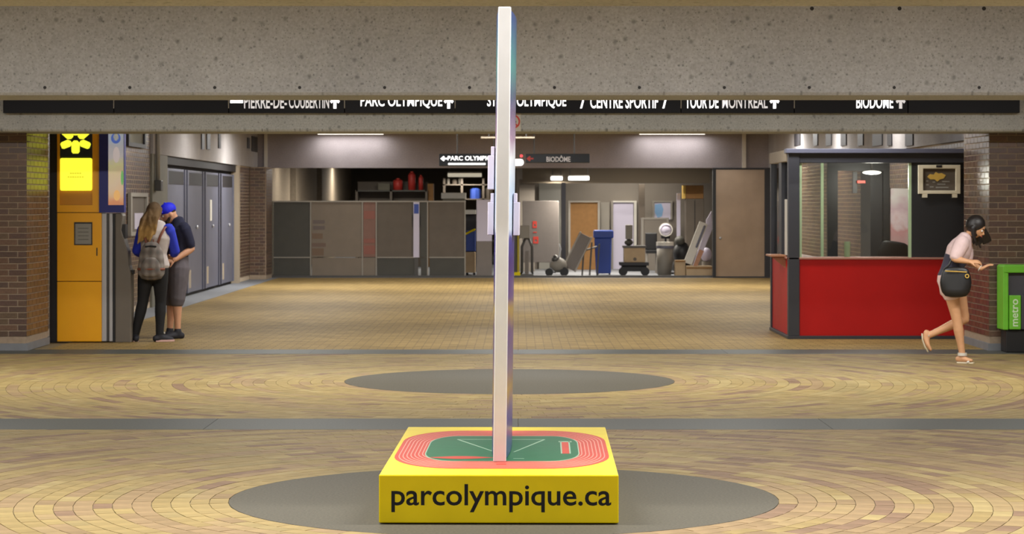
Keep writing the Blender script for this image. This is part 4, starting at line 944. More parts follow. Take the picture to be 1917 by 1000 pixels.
# folded ramp leaning
def slab(name, label, cat, m, p0, p1, width, th, d, lean=.4, parts=None):
    """a long board leaning in the picture plane: centre line p0-p1 (pixels)"""
    a = Vector((X(p0[0], d), d, Z(p0[1], d))); b = Vector((X(p1[0], d), d+lean, Z(p1[1], d))); u = (b-a).normalized(); s = Vector((0, 1, 0)); s = (s-u*s.dot(u)).normalized(); n_ = u.cross(s)
    t = thing(name, label, cat, (a.x, d, 0))
    wv = n_*width/2
    MB().add([a-wv-s*th, a+wv-s*th, a+wv+s*th, a-wv+s*th, b-wv-s*th, b+wv-s*th, b+wv+s*th, b-wv+s*th], [(0, 1, 2, 3), (4, 5, 6, 7), (0, 1, 5, 4), (1, 2, 6, 5), (2, 3, 7, 6), (3, 0, 4, 7)]).build('board', m, t, .008)
    for k in (-1, 1):
        e = wv*k*.93-s*(th+.008)
        MB().loft([a+e, b+e], [.022, .022], n=6).build('edge_rail', M['alu'], t)
    return t
sl = slab('folding_ramp', 'grey folding ramp leaning up towards the blue bin', 'ramp', M['greyboard'], (1066, 503), (1097, 441), .30, .02, 52.9, .2)
for k in range(3):
    px = 1090+k*14
    MB().loft([(X(px, 53), 53.1, .0), (X(px+4, 53), 53.1, Z(452+k*3, 53))], [.02, .02], n=6).build('support_leg', M['steel'], sl)
MB().loft([(X(1092, 53), 53.1, Z(470, 53)), (X(1118, 53), 53.1, Z(462, 53))], [.02]*2, n=6).build('support_bar', M['steel'], sl)
# clutter at the foot of the ramp: vacuum cleaner with hose, tool trolley, bucket
vc = thing('floor_cleaner', 'grey floor cleaner with wheels at the foot of the ramp', 'cleaner', (X(1042, 52.7), 52.7, 0))
MB().ell((X(1045, 52.7), 52.7, .25), (.2, .2, .17)).build('body', M['bin'], vc, smooth=True)
MB().ell((X(1040, 52.7), 52.65, .38), (.09, .12, .1)).build('motor_head', M['steel'], vc, smooth=True)
for px, r in ((1028, .09), (1056, .1)): MB().cyl((X(px, 52.7), 52.55, r), (X(px, 52.7), 52.62, r), r).build('wheel', M['black'], vc)
MB().loft([(X(1022, 52.6), 52.6, .12), (X(1030, 52.6), 52.6, .16), (X(1036, 52.6), 52.6, .1)], [.03, .04, .03], n=8).build('nozzle', M['silver'], vc, smooth=True)
MB().loft([(X(1046, 52.7), 52.7, .4), (X(1050, 52.7), 52.8, .62), (X(1047, 52.7), 52.8, .72)], [.015]*3, n=8).build('handle', M['silver'], vc, smooth=True)
lt2 = thing('luggage_cart', 'dark upright hand truck beside the totem', 'hand truck', (X(986, 52.6), 52.6, 0))
MB().loft([(X(977, 52.6), 52.6, .1), (X(977, 52.6), 52.6, Z(462, 52.6)), (X(983, 52.6), 52.6, Z(447, 52.6)), (X(990, 52.6), 52.6, Z(447, 52.6)), (X(996, 52.6), 52.6, Z(462, 52.6)), (X(996, 52.6), 52.6, .1)], [.03]*6, (0, 1, 0), n=8).build('frame', M['steel'], lt2, smooth=True)
boxp('toe_plate', M['steel'], lt2, X(975, 52.6), X(998, 52.6), 52.35, 52.62, .02, .05); boxp('back_plate', M['greyboard'], lt2, X(983, 52.6), X(990, 52.6), 52.58, 52.62, .05, Z(470, 52.6))
for px in (976, 997): MB().cyl((X(px, 52.6)-.02, 52.7, .1), (X(px, 52.6)+.02, 52.7, .1), .1).build('wheel', M['black'], lt2)
ym = thing('yellow_mop_stand', 'yellow and black mop stand close beside the totem', 'mop', (X(969, 52.3), 52.3, 0))
MB().loft([(X(970, 52.3), 52.3, .05), (X(970, 52.3), 52.3, Z(440, 52.3))], [.03, .025], n=8).build('handle', mat('dull yellow', srgb(170, 150, 40), .5), ym)
boxp('black_bag', M['panelk'], ym, X(960, 52.3), X(968, 52.3), 52.25, 52.5, .08, Z(430, 52.3), .02); boxp('base', M['yellow'], ym, X(962, 52.3), X(974, 52.3), 52.2, 52.5, 0, .1, .02)
boxp('grey_tray', M['bin'], ym, X(966, 52.4), X(991, 52.4), 52.35, 52.45, Z(446, 52.4), Z(422, 52.4), .01)
# cart with carton
tc_ = thing('flat_cart', 'low dark cart carrying a tan carton', 'cart', (X(1186, 53), 53, 0))
boxp('deck', M['dark'], tc_, X(1160, 53), X(1214, 53), 52.8, 53.4, Z(497, 53), Z(491, 53), .01)
for px in (1166, 1207): MB().cyl((X(px, 53), 52.85, .1), (X(px, 53), 52.92, .1), .1).build('wheel', M['black'], tc_)
boxp('undertray', M['black'], tc_, X(1164, 53), X(1210, 53), 52.9, 53.3, .1, Z(497, 53))
t = thing('tan_carton', 'tan carton riding on the low dark cart', 'carton', (X(1186, 53), 53.1, Z(491, 53)))
boxp('body', M['card'], t, X(1168, 53), X(1207, 53), 52.85, 53.3, Z(491, 53), Z(464, 53), .006); boxp('lid_edge', M['steel'], t, X(1166, 53), X(1209, 53), 52.83, 53.32, Z(464, 53), Z(460, 53), .004); MB().extr(circ(.04, 14, X(1188, 53), Z(485, 53)), lambda u, v: (u, 52.85, v), (0, -.004, 0)).build('hand_hole', M['paneld'], t)
t = thing('grey_bottle_rack', 'grey box with dark jug on the tan carton', 'box', (X(1178, 53.1), 53.1, Z(460, 53)))
boxp('body', M['bin'], t, X(1171, 53.1), X(1184, 53.1), 53, 53.2, Z(448, 53), Z(421, 53), .02); MB().ell((X(1177, 53.1), 53.1, Z(454, 53)), (.1, .1, .075)).build('jug', M['panelk'], t, smooth=True)
# folding chair, fan, bin
fc = thing('folding_chair', 'dark folding chair beside the grey waste bin', 'chair', (X(1219, 55), 55, 0))
boxp('backrest', M['black'], fc, X(1208, 55), X(1230, 55), 55, 55.05, Z(468, 55), Z(436, 55), .02)
boxp('seat', M['black'], fc, X(1208, 55), X(1230, 55), 54.6, 55, Z(474, 55), Z(468, 55), .01)
for px in (1210, 1228):
    for yy in (54.65, 55.02): MB().cyl((X(px, 55), yy, 0), (X(px, 55), yy, Z(468, 55)), .018, n=8).build('leg', M['alu'], fc)
fn = thing('pedestal_fan', 'round white pedestal fan head above the waste bin', 'fan', (X(1246, 54.2), 54.2, 0))
MB().ell((X(1246, 54.2), 54.2, Z(430, 54.2)), (.15, .1, .14)).build('fan_head', M['lav'], fn, smooth=True)
MB().ring(circ(.16, 28, X(1246, 54.2), Z(430, 54.2)), circ(.14, 28, X(1246, 54.2), Z(430, 54.2)), lambda u, v: (u, 54.1, v), (0, .03, 0)).build('guard_ring', M['offwhite'], fn)
MB().cyl((X(1246, 54.2), 54.2, .03), (X(1246, 54.2), 54.2, Z(440, 54.2)), .025).build('pole', M['dark'], fn); MB().cyl((X(1246, 54.2), 54.2, 0), (X(1246, 54.2), 54.2, .04), .2, n=20).build('base', M['dark'], fn); boxp('motor', M['black'], fn, X(1238, 54.2), X(1254, 54.2), 54.2, 54.4, Z(447, 54.2), Z(437, 54.2), .02)
wb = thing('waste_bin', 'grey tapered waste bin with a pale bag rim', 'bin', (X(1244, 53), 53, 0))
MB().cyl((X(1244, 53), 53, .01), (X(1244, 53), 53, Z(458, 53)), .155, .185, 24).build('body', M['bin'], wb, smooth=True)
MB().cyl((X(1245, 53), 53, Z(460, 53)), (X(1245, 53), 53, Z(453, 53)), .2, .2, 24).build('bag_rim', M['offwhite'], wb); MB().cyl((X(1245, 53), 53, Z(465, 53)), (X(1245, 53), 53, Z(460, 53)), .2, .2, 24).build('blue_band', M['gate'], wb)
# leaning boards and cartons at the right
def lean(p, label, m, d, grp='long boards leaning at the store wall'):
    t = thing('leaning_board', label, 'board', (X(p[0][0], d), d, Z(max(q[1] for q in p), d)), grp)
    MB().extr([(X(u, d), Z(v, d)) for u, v in p], lambda u, v: (u, d, v), (0, .06, 0)).build('board', m, t, .006)
    return t
l1 = lean([(1280, 491), (1295, 496), (1325, 420), (1310, 414)], 'broad white board leaning by the bronze door', M['offwhite'], 52.5)
MB().loft([(X(1304, 52.5), 52.49, Z(462, 52.5)), (X(1319, 52.5), 52.49, Z(424, 52.5))], [.025, .025], n=6).build('slot', M['gate'], l1)
lean([(1297, 497), (1305, 499), (1334, 428), (1332, 395), (1322, 412), (1322, 425)], 'narrow white board leaning closest to the bronze door', M['lav'], 52.6)
lean([(1298, 498), (1305, 500), (1318, 470), (1310, 467)], 'short orange wooden board leaning by the bronze door', M['wood'], 52.42)
t = thing('long_carton', 'low tan carton under the leaning white boards', 'carton', (X(1308, 52.6), 52.6, 0))
boxp('body', M['card'], t, X(1284, 52.5), X(1333, 52.5), 52.35, 52.8, .01, Z(498, 52.5), .006); boxp('flap', M['cork'], t, X(1284, 52.5), X(1333, 52.5), 52.34, 52.36, Z(503, 52.5), Z(500, 52.5))
t = thing('upright_carton', 'small tan carton between waste bin and leaning boards', 'carton', (X(1272, 52.7), 52.7, 0))
boxp('body', M['card'], t, X(1263, 52.7), X(1282, 52.7), 52.5, 52.9, .01, Z(487, 52.7), .006); boxp('flap', M['cork'], t, X(1263, 52.7), X(1282, 52.7), 52.48, 52.5, Z(490, 52.7), Z(487, 52.7))
t = thing('round_drum', 'pale round drum behind the orange wooden board', 'drum', (X(1323, 52.9), 53.05, 0))
MB().ell((X(1323, 52.9), 53.05, Z(477, 52.9)), (.13, .12, .16)).build('shell', M['lav'], t, smooth=True); MB().cyl((X(1323, 52.9), 53.05, 0), (X(1323, 52.9), 53.05, Z(490, 52.9)), .1).build('foot', M['bin'], t)
t = thing('tall_cabinet', 'tall dark brown cabinet with an amber top by the brick wall', 'cabinet', (X(1302, 56.5), 56.5, 0))
boxp('body', M['paneld'], t, X(1284, 56.5), X(1318, 56.5), 56.5, 57, 0, Z(372, 56.5), .01); boxp('amber_top', M['cork'], t, X(1282, 56.5), X(1317, 56.5), 56.48, 57, Z(372, 56.5), Z(347, 56.5), .01); boxp('door_gap', M['black'], t, X(1300, 56.5), X(1301, 56.5), 56.49, 56.51, .1, Z(376, 56.5)); boxp('bright_edge', M['gold'], t, X(1279, 56.5), X(1283, 56.5), 56.47, 57, Z(372, 56.5), Z(347, 56.5))
t = thing('black_stack', 'dark heap of bags between waste bin and leaning boards', 'bag', (X(1277, 53.6), 53.6, 0))
MB().ell((X(1276, 53.6), 53.6, .5), (.2, .2, .28)).build('bag', M['black'], t, smooth=True); MB().ell((X(1272, 53.6), 53.55, .78), (.12, .12, .12)).build('bag_knot', M['panelk'], t, smooth=True); MB().ell((X(1276, 53.6), 53.6, .2), (.22, .22, .2)).build('bag', M['black'], t, smooth=True)
flatboard('pale_screen', 'narrow bright upright screen beside the tall cabinet', 'screen', M['lav'], 1267, 1274, 362, 520, 57, .05)

# ------------------------------------------------------------------ people
def V3(*a): return Vector(a)
def remesh(mb, name, m, parent, voxel=.009, smooth=3, label=None):
    """melt overlapping lofts into one continuous skin"""
    me = mb.mesh('tmp'); o = bpy.data.objects.new('tmp', me); COL.objects.link(o)
    md = o.modifiers.new('r', 'REMESH'); md.mode = 'VOXEL'; md.voxel_size = voxel
    dg = bpy.context.evaluated_depsgraph_get(); out = bpy.data.meshes.new_from_object(o.evaluated_get(dg))
    bpy.data.objects.remove(o)
    bm = bmesh.new(); bm.from_mesh(out)
    for _ in range(smooth): bmesh.ops.smooth_vert(bm, verts=bm.verts[:], factor=.5, use_axis_x=True, use_axis_y=True, use_axis_z=True)
    off = world(parent); bmesh.ops.translate(bm, verts=bm.verts[:], vec=-off)
    bm.to_mesh(out); bm.free(); out.name = name
    out.materials.clear(); out.materials.append(m); out.shade_smooth()
    ob = bpy.data.objects.new(name, out); COL.objects.link(ob); ob.parent = parent
    if label: ob['label'] = label
    return ob
def lerp(a, b, t): return a+(b-a)*t
def basis(fwd, up=(0, 0, 1)):
    f = Vector(fwd).normalized(); u = Vector(up); u = (u-f*u.dot(f)).normalized(); r = f.cross(u)
    return Matrix((r, f, u)).transposed()       # columns: right, forward, up
def head(mb, c, fwd, up=(0, 0, 1), s=1.0):
    B = basis(fwd, up); c = Vector(c); n, m = 28, 20; vs = []
    for i in range(m+1):
        ph = -PI/2+PI*i/m
        for j in range(n):
            th = 2*PI*j/n; x, y, z = math.cos(ph)*math.cos(th), math.cos(ph)*math.sin(th), math.sin(ph)
            X_, Y_, Z_ = .074*x, .094*y, .115*z
            if z < 0: X_ *= 1-.30*z*z; Y_ = Y_*(1-.12*z*z)+.012*z*z
            if y > 0:                                     # eye sockets, brow, flat of the face
                for sx in (-1, 1):
                    g_ = math.exp(-((X_-sx*.031)**2+(Z_-.002)**2)/(2*.014**2)); Y_ -= .010*g_
                Y_ += .005*math.exp(-((Z_-.030)**2)/(2*.01**2))*y-.004*y*abs(z)
                Y_ += .006*math.exp(-((Z_+.095)**2+X_**2)/(2*.018**2))
            vs.append(c+B @ Vector((X_, Y_, Z_))*s)
    fs = [(i*n+j, i*n+(j+1) % n, (i+1)*n+(j+1) % n, (i+1)*n+j) for i in range(m) for j in range(n)]
    mb.add(vs, fs)
    L = lambda x, y, z: c+B @ Vector((x, y, z))*s
    mb.loft([L(0, .088, .018), L(0, .098, -.006), L(0, .108, -.024)], [.008*s, .010*s, .0135*s], n=8)       # nose
    mb.loft([L(-.022, .086, -.053), L(0, .094, -.052), L(.022, .086, -.053)], [.006*s, .008*s, .006*s], n=8)  # lips
    for sx in (-1, 1):
        mb.ell(L(sx*.075, -.008, -.008), (.010*s, .020*s, .032*s), B, 10, 8)
    return L, B
def eyes(L, parent, s=1.0, brow=None):
    for sx in (-1, 1):
        MB().ell(L(sx*.031, .078, .002), (.0135*s,)*3, n=10, m=8).build('eye', M['eye'], parent, smooth=True)
        MB().ell(L(sx*.031, .089, .002), (.006*s,)*3, n=8, m=6).build('iris', M['black'], parent, smooth=True)
        if brow: MB().loft([L(sx*.014, .094, .022), L(sx*.032, .093, .027), L(sx*.048, .082, .021)], [.004*s]*3, n=6).build('eyebrow', brow, parent)
    MB().loft([L(-.019, .096, -.054), L(0, .104, -.053), L(.019, .096, -.054)], [(.003, .005), (.004, .006), (.003, .005)], n=8).build('mouth', M['lip'], parent, smooth=True)
def hand(mb, wrist, d, nrm, curl=.5, thumb=1, s=1.0):
    d = Vector(d).normalized(); nrm = Vector(nrm); nrm = (nrm-d*nrm.dot(d)).normalized(); lat = d.cross(nrm); w_ = Vector(wrist)
    mb.loft([w_, w_+d*.03*s, w_+d*.085*s], [(.026*s, .018*s), (.036*s, .016*s), (.040*s, .014*s)], lat, n=12)
    for k, (o, ln) in enumerate(((-.031, .068), (-.0105, .078), (.0105, .074), (.031, .058))):
        p = w_+d*.08*s+lat*o*s*thumb; pts = [p]; a = curl*.5
        for q in (.42, .33, .25):
            p = p+(d*math.cos(a)+nrm*math.sin(a))*ln*q*s; pts.append(p); a += curl
        mb.loft(pts, [.0095*s, .0090*s, .0085*s, .0075*s], lat, n=8)
    p = w_+d*.022*s-lat*.03*s*thumb; q = (-lat*thumb*.75+d*.65+nrm*.25).normalized()
    mb.loft([p, p+q*.032*s, p+(q*.055+d*.012+nrm*.01)*s], [.013*s, .0115*s, .009*s], n=8)
def limb(mb, pts, rad, side=(1, 0, 0), n=14):
    """smooth polyline through joints with extra points"""
    P, R_ = [], []
    for i in range(len(pts)-1):
        for k in range(4):
            t = k/4; P.append(lerp(Vector(pts[i]), Vector(pts[i+1]), t)); R_.append(lerp(rad[i], rad[i+1], t))
    P.append(Vector(pts[-1])); R_.append(rad[-1])
    mb.loft(P, R_, side, n)
def leg(mb, hip, knee, ank, o=0.0, s=1.0, to=1.0, k=1.0):
    hip, knee, ank = Vector(hip), Vector(knee), Vector(ank)
    pts = [hip, lerp(hip, knee, .35), lerp(hip, knee, .8), knee, lerp(knee, ank, .28), lerp(knee, ank, .7), ank]
    rad = [.088*k+o, .080*k+o, .060*k+o, .055*k+o, .056*k+o, .041*k+o, .036*k+o]
    if to < 1:
        m = max(2, int(round(to*6))+1); pts, rad = pts[:m], rad[:m]
    limb(mb, pts, [r*s for r in rad])
def arm(mb, sh, el, wr, o=0.0, s=1.0, to=6):
    sh, el, wr = Vector(sh), Vector(el), Vector(wr)
    pts = [sh, lerp(sh, el, .4), lerp(sh, el, .75), el, lerp(el, wr, .3), lerp(el, wr, .7), wr]; rad = [.054+o, .048+o, .041+o, .038+o, .038+o, .030+o, .025+o]
    limb(mb, pts[:to+1], [r*s for r in rad[:to+1]])
def foot(mb, ank, toe, o=0.0, s=1.0):
    ank, toe = Vector(ank), Vector(toe); d = (toe-ank); fl_ = Vector((d.x, d.y, 0)).normalized(); heel = Vector((ank.x, ank.y, toe.z))-fl_*.045
    lat = fl_.cross(Vector((0, 0, 1)))
    mb.loft([heel+V3(0, 0, .012), lerp(heel, toe, .3)+V3(0, 0, .018), lerp(heel, toe, .7)+V3(0, 0, .006), toe], [(.031+o, .034+o), (.034+o, .040+o), (.043+o, .027+o), (.034+o, .018+o)], lat, n=12)
    mb.loft([ank+V3(0, 0, .02), lerp(ank, Vector((ank.x, ank.y, toe.z)), .6)], [.036+o, .036+o], n=12)
def torso(mb, pelvis, waist, chest, neck, latp, latc, o=0.0, s=1.0, lo=0, hi=9, fem=1):
    pelvis, waist, chest, neck = map(Vector, (pelvis, waist, chest, neck)); latp, latc = Vector(latp), Vector(latc)
    up = (waist-pelvis).normalized()
    pts = [pelvis-up*.10, pelvis-up*.05, pelvis+up*.02, lerp(pelvis, waist, .6), waist, lerp(waist, chest, .5), chest, lerp(chest, neck, .45), lerp(chest, neck, .78), neck]
    wd = [.12, .165, .172, .150, .135, .148, .168, .165, .115, .055] if fem else [.12, .158, .165, .158, .155, .168, .188, .190, .130, .062]
    dp = [.09, .118, .122, .104, .094, .104, .115, .098, .075, .055] if fem else [.09, .115, .120, .112, .108, .115, .122, .105, .082, .062]
    P, R_ = [], []
    for i in range(lo, hi+1): P.append(pts[i]); R_.append(((wd[i]+o)*s, (dp[i]+o)*s))
    # the lateral direction turns from hips to chest
    mb.loft(P, R_, lerp(latp, latc, .5), n=22)

M['skin'] = mat('light skin', srgb(214, 160, 126), .55, var=.05, scale=12)
M['skin2'] = mat('tanned skin', srgb(208, 158, 118), .55, var=.05, scale=12)
M['eye'] = mat('eye white', srgb(225, 220, 214), .3)
M['lip'] = mat('lips', srgb(176, 96, 88), .5)
M['legging'] = mat('black stretch fabric', srgb(24, 24, 27), .8, var=.1, scale=30)
M['tee'] = mat('heather grey white jersey', srgb(196, 186, 182), .9, var=.05, scale=30)
M['royal'] = mat('royal blue jersey', srgb(44, 60, 196), .85, var=.08, scale=16)
M['cap'] = mat('bright blue cap', srgb(26, 34, 222), .7)
M['navytee'] = mat('dark navy jersey', srgb(34, 36, 60), .9, var=.1, scale=14)
M['short'] = mat('charcoal shorts', srgb(100, 94, 100), .9, var=.1, scale=14)
M['shoe'] = mat('dark canvas shoe', srgb(36, 36, 44), .7)
M['sole'] = mat('pale pink sole', srgb(216, 176, 170), .6)
M['strap'] = mat('brown leather', srgb(134, 78, 58), .6)
M['beard'] = mat('dark brown hair', srgb(52, 38, 30), .7, var=.2, scale=40)
M['darkhair'] = mat('black hair', srgb(30, 26, 26), .45, var=.2, scale=30, stretch=(6, 6, 1))
M['hair'] = ramp_mat('brown to blond hair', [(0, srgb(186, 150, 92)), (.3, srgb(172, 136, 82)), (.55, srgb(118, 92, 60)), (1, srgb(84, 66, 46))], 'Z', 1.16, 1.66, noise=.35, nscale=22, rough=.75, spec=.2)
M['blouse'] = mat('pale pink knit', srgb(222, 196, 196), .85, var=.06, scale=20)
M['vest'] = mat('dark blue grey cloth', srgb(58, 56, 72), .85, var=.1, scale=20)
M['leather'] = mat('black leather', srgb(24, 24, 26), .38, var=.1, scale=14)
M['pinkshort'] = mat('pale pink shorts', srgb(226, 196, 190), .85)

# --- woman with backpack, seen from behind
sW = F/27.7
def W(px, py, dy=0.0): return V3((px-VX)/sW, 27.7+dy, CH+(VY-py)/sW)
wo = thing('person', 'blond person in blue sleeved raglan shirt and black leggings facing away', 'person', (W(280, 640).x, 27.72, 0))
pel, wai, che, nec = W(288, 500, .0), W(288, 474, .0), W(291, 446, .0), W(292, 421, .03)
hipL, kneL, ankL = W(274, 506, .0), W(267, 567, .0), W(253, 626, .02)
hipR, kneR, ankR = W(300, 506, .0), W(300, 567, .03), W(299, 626, .0)
toeL = V3(ankL.x-.045, ankL.y+.125, .025); toeR = V3(ankR.x+.13, ankR.y+.07, .025)
shL, elL, wrL = W(268, 432, .0), W(254, 470, .08), W(266, 482, .28)
shR, elR, wrR = W(316, 432, .0), W(326, 470, .08), W(314, 484, .28)
hc = W(288, 399, .05); hf = (.45, .9, -.25)
b = MB(); torso(b, pel, wai, che, nec, (1, 0, 0), (1, 0, 0)); leg(b, hipL, kneL, ankL); leg(b, hipR, kneR, ankR); foot(b, ankL, toeL); foot(b, ankR, toeR)
arm(b, shL, elL, wrL); arm(b, shR, elR, wrR); hand(b, wrL, (.5, .8, .1), (.6, 0, -.6), .5, -1, .95); hand(b, wrR, (-.2, .9, .2), (-.6, 0, -.6), .5, 1, .95)
b.loft([nec-V3(0, 0, .03), hc-V3(0, .01, .06)], [.05, .05]); Lh, _ = head(b, hc, hf, s=.98)
body = remesh(b, 'body', M['skin'], wo); eyes(Lh, wo, .98, M['beard'])
b = MB(); torso(b, pel, wai, che, nec, (1, 0, 0), (1, 0, 0), .010, hi=3); leg(b, hipL, kneL, ankL, .012); leg(b, hipR, kneR, ankR, .012); remesh(b, 'leggings', M['legging'], wo)
b = MB(); torso(b, pel, wai, che, nec, (1, 0, 0), (1, 0, 0), .020, lo=2, hi=8); remesh(b, 'shirt', M['tee'], wo)
for s_, e_, w_ in ((shL, elL, wrL), (shR, elR, wrR)):
    b = MB(); arm(b, s_+V3(0, 0, .012), e_, w_, .020, to=4); b.ell(s_+V3(0, 0, -.01), (.066, .075, .072)); remesh(b, 'sleeve', M['royal'], wo)
for a_, t_ in ((ankL, toeL), (ankR, toeR)):
    b = MB(); foot(b, a_, t_, .010); sh_o = remesh(b, 'shoe', M['shoe'], wo, smooth=2)
    d_ = (t_-a_); d_.z = 0; d_.normalize(); lt_ = d_.cross(V3(0, 0, 1)); hl = V3(a_.x, a_.y, 0)-d_*.055; te = V3(t_.x, t_.y, 0)+d_*.03
    out = [hl+lt_*.03, lerp(hl, te, .35)+lt_*.042, lerp(hl, te, .72)+lt_*.054, te+lt_*.03, te-lt_*.03, lerp(hl, te, .72)-lt_*.054, lerp(hl, te, .35)-lt_*.042, hl-lt_*.03]
    MB().extr([(q_.x, q_.y) for q_ in out], lambda u, v: (u, v, .0), (0, 0, .022)).build('sole', M['sole'], sh_o)
    MB().loft([lerp(a_, t_, .35)+V3(0, 0, .035)+lt_*.025, lerp(a_, t_, .35)+V3(0, 0, .042)-lt_*.025], [.01, .01], n=8).build('laces', M['offwhite'], sh_o)
b = MB(); B = basis(hf); b.ell(hc+B @ V3(0, -.016, .022), (.088, .105, .112), B)
rr = random.Random(5)
for k in range(26):
    t_ = rr.random(); ang = math.radians(rr.uniform(150, 390)); st = hc+B @ V3(.075*math.cos(ang), .085*math.sin(ang) if math.sin(ang) < 0 else .02*math.sin(ang), rr.uniform(-.02, .05))
    ex = rr.uniform(-.16, .06); ez = rr.uniform(1.17, 1.28) if ex < .0 else rr.uniform(1.27, 1.36); en = V3(W(287, 0).x+ex, 27.7-.155+rr.uniform(-.02, .03), ez)
    md_ = lerp(st, en, .5)+V3(rr.uniform(-.02, .02), -.045, .035)
    b.loft([st, md_, lerp(md_, en, .6)+V3(0, -.012, 0), en], [.030, .030, .024, .010], n=8)
remesh(b, 'hair', M['hair'], wo, .010, 1, 'long hair, brown at the crown and blond at the ends')
# backpack: a thing of its own worn on the back
bp = thing('backpack', 'grey plaid backpack with brown straps worn on the back', 'backpack', (W(288, 520).x, 27.45, W(288, 521).z))
def plaid():
    m = mat('grey plaid cloth', srgb(120, 112, 104), .9); nt = m.node_tree; n = nt.nodes; l = nt.links; b_ = n['Principled BSDF']
    tc = n.new('ShaderNodeTexCoord'); f_ = None
    for ax_, sc in (('X', 11), ('Z', 9)):
        wv = n.new('ShaderNodeTexWave'); wv.bands_direction = ax_; wv.inputs['Scale'].default_value = sc/3; wv.inputs['Distortion'].default_value = .6; l.new(tc.outputs['Object'], wv.inputs[0])
        if f_ is None: f_ = wv.outputs['Fac']
        else:
            ad = n.new('ShaderNodeMath'); ad.operation = 'ADD'; l.new(f_, ad.inputs[0]); l.new(wv.outputs['Fac'], ad.inputs[1]); f_ = ad.outputs[0]
    cr_ = n.new('ShaderNodeValToRGB'); e = cr_.color_ramp.elements; e[0].color = srgb(98, 94, 90); e[1].color = srgb(146, 140, 134); e[1].position = .9; q_ = e.new(.5); q_.color = srgb(122, 112, 106)
    dv = n.new('ShaderNodeMath'); dv.operation = 'MULTIPLY'; dv.inputs[1].default_value = .5; l.new(f_, dv.inputs[0]); l.new(dv.outputs[0], cr_.inputs[0]); l.new(cr_.outputs[0], b_.inputs['Base Color']); return m
M['plaid'] = plaid()
def softbox(c, w0, w1, dep, z0, z1, y):
    mb = MB(); n_ = 7; P, R_ = [], []
    for k in range(n_+1):
        t_ = k/n_; P.append(V3(c, y, lerp(z0, z1, t_))); e_ = 1-.25*max(0, (t_-.6)/.4)**2-.06*max(0, (.15-t_)/.15); R_.append((lerp(w0, w1, t_)*e_, dep*(1-.35*max(0, (t_-.7)/.3))))
    mb.loft(P, R_, (1, 0, 0), n=20); return mb
zb0, zb1 = W(0, 520).z, W(0, 454).z
softbox(W(288, 0).x, .165, .135, .075, zb0+.05, zb1-.04, 27.7-.185).build('main_pack', M['plaid'], bp, smooth=True)
softbox(W(288, 0).x, .125, .105, .045, zb0+.06, zb0+.22, 27.7-.25).build('front_pocket', M['plaid'], bp, smooth=True)
MB().loft([V3(W(x_, 0).x, 27.7-.185-dy_, W(0, 503).z) for x_, dy_ in ((263, .02), (270, .068), (280, .1), (288, .108), (296, .1), (306, .068), (313, .02))], [(.014, .006)]*7, (0, 0, 1), n=8).build('leather_band', M['strap'], bp, smooth=True)
MB().loft([V3(W(x_, 0).x, 27.7-.24, z_) for x_, z_ in ((279, zb1-.045), (288, zb1-.04), (297, zb1-.045))], [.012]*3, n=8).build('flap_buckle', M['legging'], bp)
MB().loft([V3(W(287, 0).x, 27.7-.17, zb1-.02), V3(W(282, 0).x, 27.7-.18, zb1+.035), V3(W(292, 0).x, 27.7-.17, zb1+.035), V3(W(290, 0).x, 27.7-.17, zb1-.02)], [.008]*4, n=8).build('top_loop', M['strap'], bp, smooth=True)
for a_, c_ in ((297, 311), (279, 270)):
    MB().loft([V3(W(a_, 0).x, 27.7-.15, zb1-.04), V3(W(lerp(a_, c_, .5), 0).x, 27.7-.15, W(0, 441).z), V3(W(c_, 0).x, 27.7-.105, W(0, 426).z), V3(W(c_+1, 0).x, 27.7+.0, W(0, 423).z), V3(W(c_, 0).x, 27.7+.12, W(0, 436).z), V3(W(c_, 0).x, 27.7+.15, W(0, 460).z)], [(.016, .006)]*6, (1, 0, 0), n=8).build('shoulder_strap', M['strap'], bp, smooth=True)

# --- man in blue cap
sM = F/28.4
def Mn(px, py, dy=0.0): return V3((px-VX)/sM, 28.4+dy, CH+(VY-py)/sM)
ma = thing('person', 'person in bright blue cap, navy shirt and grey shorts beside the blond one', 'person', (Mn(326, 633).x, 28.4, 0))
ff_ = V3(-.86, -.50, 0).normalized(); lf_ = V3(-ff_.y, ff_.x, 0)       # facing, own left (towards the viewer)
pel = Mn(330, 495); wai = Mn(333, 470); che = Mn(336, 441); nec = Mn(331, 414)
hN = pel+lf_*.09-V3(0, 0, .04); hF = pel-lf_*.09-V3(0, 0, .04)
aN = Mn(335, 620, -.10); aF = Mn(317, 620, .05); kN = Mn(334, 560, -.10); kF = Mn(320, 560, .05)
tN = V3(aN.x-.15, aN.y-.09, .025); tF = V3(aF.x-.10, aF.y-.11, .025)
sN = Mn(348, 428, -.13); sF = Mn(317, 428, .15); eN = Mn(361, 466, -.10); eF = Mn(312, 466, .10); wN = Mn(332, 486, -.22); wF = Mn(310, 484, -.05)
hc = Mn(316.5, 400, -.06); hf = V3(-.85, -.36, -.42)
lean_up = V3(-.35, -.15, .92)
b = MB(); torso(b, pel, wai, che, nec, lf_, lf_, fem=0); leg(b, hN, kN, aN, k=1.02); leg(b, hF, kF, aF, k=1.02); foot(b, aN, tN); foot(b, aF, tF)
arm(b, sN, eN, wN, .004); arm(b, sF, eF, wF, .004); hand(b, wN, (-.95, -.05, -.25), (-.2, .5, -.6), .6, -1, 1.08); hand(b, wF, (-.6, -.5, -.1), (0, .3, -.8), .6, 1, 1.05)
b.loft([nec+V3(.0, 0, -.04), lerp(nec, hc, .5)+V3(.012, 0, 0), hc+V3(.02, .01, -.05)], [.060, .056, .054]); Lh, B = head(b, hc, hf, lean_up, 1.04)
remesh(b, 'body', M['skin'], ma); eyes(Lh, ma, 1.04, M['beard'])
